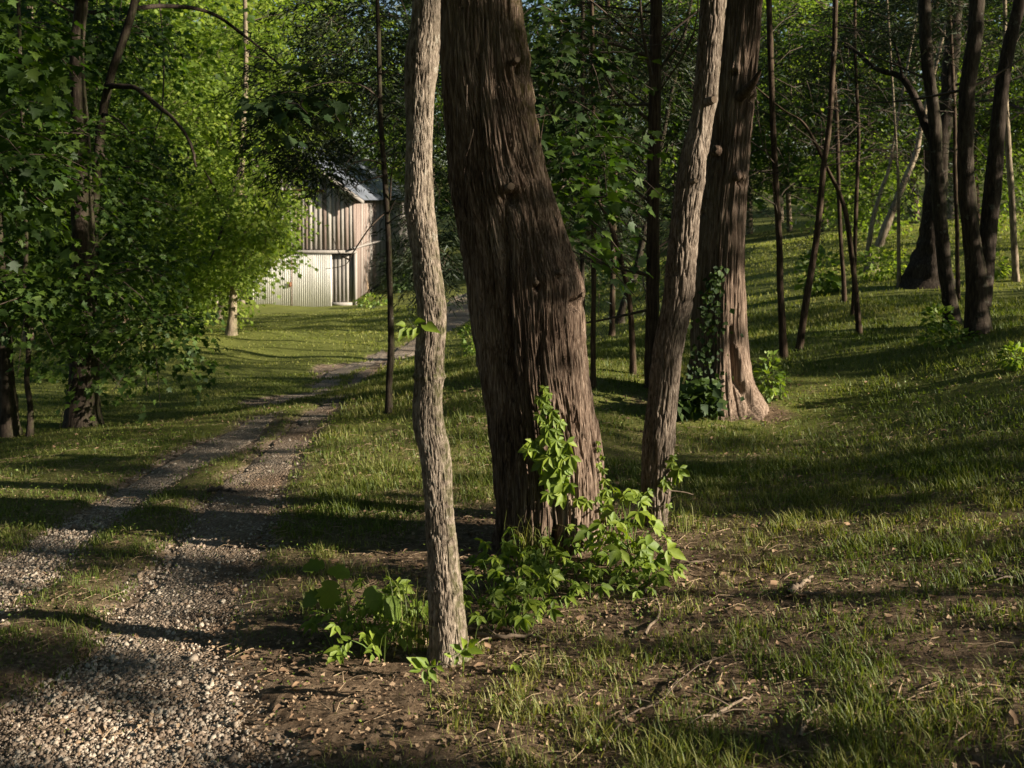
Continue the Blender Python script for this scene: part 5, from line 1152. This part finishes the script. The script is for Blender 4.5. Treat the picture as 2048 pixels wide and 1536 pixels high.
def plant(px, py, hts, kind, size, n, label, group=None, lean=(0, 0), spread=.08, name="seedling", cat="plant"):
    """stalks with leaves held level at their tips"""
    base = gp(px, py); t = thing(name, label, cat, base, group); ps = []
    for k in range(n):
        a = 6.28 * k / n + rng.normal() * .5; h = hts * rng.uniform(.4, .85); o_ = np.array([math.cos(a), math.sin(a), 0])
        tip = base + o_ * spread * rng.uniform(.5, 1.2) + [lean[0], lean[1], h]
        ps.append(catmull([base - [0, 0, .02], base + (tip - base) * .5 + [0, 0, h * .12], tip], 6))
        leaf_obj(t, base, kind, tip, o_ + [0, 0, -.25], np.array([rng.normal() * .3 + .25, -.6 + rng.normal() * .25, .9]), size * rng.uniform(.7, 1.2))
    V, Fq = tubes(ps, [(.0028, .0014)] * len(ps), 4); link("stem", mesh("stem", V - base, Fq, M_under, {"rnd": np.full(len(V), .5)}), t)
    return t
gA = "five-fingered seedlings in the clump before the middle cedar"
for (x, y, h, n, s_) in [(985,1190,.18,5,.06),(1020,1190,.2,5,.06),(1050,1180,.17,5,.06),(1080,1190,.15,5,.06),(1110,1175,.15,4,.055),(1000,1245,.13,5,.055),(1040,1240,.13,5,.055),(970,1160,.2,4,.06),(1150,1180,.12,4,.055),(1075,1245,.09,4,.05),(1000,1160,.20,4,.062),(1040,1140,.22,4,.06),(1085,1150,.18,4,.06),(1130,1150,.16,4,.058),(1165,1140,.14,3,.055),(965,1215,.17,4,.06),(1010,1225,.17,4,.062),(1060,1220,.16,4,.06),(1095,1210,.12,3,.055),(1030,1265,.12,4,.055),(985,1262,.11,3,.06),(1060,1262,.08,4,.05),(950,1250,.14,3,.055),(1130,1215,.10,3,.06),(1180,1200,.09,3,.055),(1105,1120,.2,3,.05)]:
    plant(x, y, h, 'creeper', s_, n, "green five-fingered seedling in the clump before the middle cedar", gA)
gB = "yellow green plants at the right foot of the middle cedar"
for (x, y, h, n, s_, kd) in [(1200,1130,.20,5,.075,'tri'),(1235,1120,.24,5,.075,'tri'),(1265,1105,.26,5,.075,'tri'),(1250,1160,.17,5,.08,'tri'),(1290,1150,.17,5,.075,'tri'),(1310,1135,.13,4,.055,'creeper'),(1220,1080,.30,4,.06,'creeper'),(1290,1185,.08,5,.05,'creeper'),(1255,1070,.32,4,.06,'tri'),(1300,1170,.10,4,.055,'tri'),(1205,1165,.1,4,.06,'tri'),(1225,1150,.14,5,.07,'creeper'),(1275,1130,.2,5,.07,'tri'),(1240,1090,.28,5,.07,'creeper'),(1315,1165,.09,5,.05,'creeper'),(1270,1175,.1,5,.06,'tri')]:
    plant(x, y, h, kd, s_, n, "sunlit yellow green plant at the right foot of the middle cedar", gB, spread=.10)
gC = "shaded plants left of the slim pale trunk"
for (x, y, h, n, s_, kd) in [(690,1290,.16,4,.06,'creeper'),(740,1265,.20,5,.065,'pinnate'),(780,1285,.18,5,.06,'pinnate'),(720,1310,.12,4,.06,'creeper'),(800,1255,.2,4,.065,'creeper'),(760,1320,.14,4,.06,'pinnate'),(830,1230,.2,4,.06,'creeper'),(700,1265,.2,5,.06,'pinnate'),(765,1240,.22,5,.06,'creeper'),(810,1290,.16,5,.06,'pinnate'),(740,1300,.14,5,.06,'creeper'),(670,1300,.1,4,.05,'creeper')]:
    plant(x, y, h, kd, s_, n, "leafy green plant in the shaded clump left of the slim pale trunk", gC, spread=.11)
# oak seedling with big lobed leaves
b = gp(705, 1300); t = thing("oak_seedling", "seedling with large lobed leaves, a pale one hanging down, left of the slim trunk", "plant", b)
for (x, y, dx, dz, ud, s_) in [(662,1160,-.15,-1,1,.105),(700,1150,-.6,.35,.3,.08),(650,1130,-.8,.1,.2,.08),(735,1175,.5,-.7,.9,.09),(775,1195,.5,-.8,.9,.09),(640,1185,-.8,-.4,.3,.075)]:
    leaf_obj(t, b, 'lobed', W(x, y, 3.55), np.array([dx, -.25, dz]), np.array([.25, -ud, .6]), s_)
V, Fq = tubes([catmull([b, W(700, 1230, 3.6), W(685, 1150, 3.56)], 8), catmull([W(700, 1230, 3.6), W(740, 1180, 3.56), W(775, 1190, 3.55)], 6)], [(.003, .002), (.002, .001)], 4); link("stem", mesh("stem", V - b, Fq, M_twig, {"rnd": np.zeros(len(V))}), t)
NTH = 'first second third fourth fifth sixth seventh eighth ninth tenth eleventh twelfth thirteenth fourteenth fifteenth sixteenth seventeenth eighteenth nineteenth twentieth'.split()
NTH += ['twenty-' + q for q in NTH[:9]]
for g_, what in ((gA, "green five-fingered seedling, {} from left in the clump before the middle cedar"), (gB, "sunlit yellow green plant, {} from left at the middle cedar's right foot"), (gC, "shaded leafy plant, {} from left in the clump left of the slim trunk")):
    for i_, o in enumerate(sorted([o for o in COL.objects if o.get("group") == g_], key=lambda o: o.location.x / o.location.y)): o["label"] = what.format(NTH[i_])
# bright pinnate saplings in the foreground
def sprig(px, py, basepx, leaves, D, label):
    b = gp(*basepx); t = thing("ash_seedling", label, "plant", b); c = W(px, py, D); ps = [catmull([b, (b + c) / 2 + [0, 0, .02], c], 6)]
    for (x, y, tx, ty, s_) in leaves:
        p = W(x, y, D); tp = W(tx, ty, D - .02); leaf_obj(t, b, 'oval', p, tp - p, np.array([.2, -.75, .75]), np.linalg.norm(tp - p)); ps.append(catmull([c, (c + p) / 2, p], 4))
    V, Fq = tubes(ps, [(.002, .0012)] * len(ps), 4); link("stem", mesh("stem", V - b, Fq, M_under, {"rnd": np.full(len(V), .5)}), t)
def z2(x, y): return 560 + x * .2474, 1050 + y * .2474
def Ls(l): return [(*z2(a, b), *z2(c, d), 0) for a, b, c, d in l]
sprig(*z2(1190, 1155), (862, 1395), Ls([(1150,1155,1040,1070),(1200,1145,1115,1070),(1145,1165,1050,1180),(1160,1175,1175,1285),(1200,1160,1270,1265),(1235,1130,1250,1090),(1265,1140,1325,1180),(1200,1240,1222,1285)]), 3.05, "bright lime green seedling with oval leaves directly before the slim pale trunk")
sprig(*z2(1500, 1000), (925, 1350), Ls([(1500,1000,1475,915),(1520,985,1600,925),(1510,1005,1640,1030),(1470,1025,1385,965),(1455,1035,1560,1060),(1385,1065,1335,1040),(1440,1060,1410,1130)]), 3.2, "bright lime green seedling with oval leaves at the right foot of the slim pale trunk")
plant(1025, 1345, .05, 'creeper', .055, 1, "single five-fingered seedling on bare litter right of the lime green seedlings", spread=.01)
t = thing("leafy_shoot", "yellow lit leafy shoot growing out of the slim pale trunk halfway up", "shoot", W(838, 652, 3.38)); b = np.array(t.location)
for (x, y, tx, ty) in [(815,655,800,676),(812,650,797,648),(838,655,828,672),(842,648,872,660),(828,646,845,642),(822,655,818,672)]:
    p = W(x, y, 3.36); tp = W(tx, ty, 3.33); leaf_obj(t, b, 'oval', p, tp - p, np.array([.1, -.9, .5]), np.linalg.norm(tp - p) * 1.2)
V, Fq = tubes([catmull([W(845, 655, 3.38), W(828, 648, 3.35), W(812, 652, 3.35)], 6)], [(.0015, .001)], 4); link("stem", mesh("stem", V - b, Fq, M_under, {"rnd": np.full(len(V), .5)}), t)
# mid-distance weeds and shrubs
def bush(px, py, rx, ry, n, size, label, name="leafy_weed", mat=M_under, cat="weed", proto=QUADL):
    p = gp(px, py); D = p[1]; t = thing(name, label, cat, p)
    c = p + [0, 0, ry / F * D * .5]; P, d = blob_points(c, (rx / F * D / 2, rx / F * D / 2, ry / F * D / 2), n, .2)
    V, Fz = place(proto, P, d + [0, 0, -.2], rng.normal(size=P.shape) * .5 + [0, 0, 1], size * (.6 + .8 * rng.random(n)))
    tag(link("foliage", mesh("foliage", V - p, Fz, mat, {"rnd": np.repeat(rng.random(n), len(proto[0]))}), t), kind="stuff")
    ps = [catmull([p, (p + q) / 2, q], 4) for q in P[:: max(1, n // 12)]]; V, Fq = tubes(ps, [(.004, .002)] * len(ps), 3)
    tag(link("stems", mesh("stems", V - p, Fq, M_under, {"rnd": np.full(len(V), .6)}), t), kind="stuff")
bush(1535, 805, 55, 100, 130, .05, "sunny upright weed right beside the buttressed cedar's roots")
bush(1560, 800, 30, 80, 40, .035, "thin flowering weed stalks just right of the buttressed cedar")
bush(1880, 672, 60, 60, 160, .06, "leafy weeds between the two dark trunks on the right slope")
bush(1900, 690, 120, 30, 160, .05, "low dark weeds in front of the stout forked trunk")
bush(2030, 740, 50, 50, 120, .05, "dark small shrub cut by the right edge of the picture")
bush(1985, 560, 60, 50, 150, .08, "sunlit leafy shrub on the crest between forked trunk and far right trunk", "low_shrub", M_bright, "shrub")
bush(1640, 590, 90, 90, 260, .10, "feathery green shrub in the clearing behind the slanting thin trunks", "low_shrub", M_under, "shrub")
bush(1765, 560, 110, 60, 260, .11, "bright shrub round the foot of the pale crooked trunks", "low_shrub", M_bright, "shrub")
bush(940, 712, 40, 60, 130, .07, "small leafy bush just left of the middle cedar, behind", "low_shrub", M_under, "shrub")
bush(745, 612, 60, 22, 180, .16, "low green shrub along the barn's side wall", "low_shrub", M_under, "shrub")
bush(800, 585, 50, 60, 200, .22, "dark bushy growth at the far corner of the barn", "low_shrub", M_maple, "shrub")
bush(385, 655, 50, 40, 180, .10, "green undergrowth at the wood's edge left of the lawn trunk", "undergrowth", M_far, "undergrowth")
bush(230, 735, 120, 45, 200, .09, "mid green undergrowth where the lawn meets the dark maples", "undergrowth", M_far, "undergrowth")
bush(100, 760, 150, 50, 220, .08, "shaded undergrowth behind the large dark maple trunk", "undergrowth", M_far, "undergrowth")
bush(240, 690, 60, 60, 200, .07, "pinkish sunlit bush glimpsed through the dark maple leaves", "low_shrub", M_dead, "shrub")
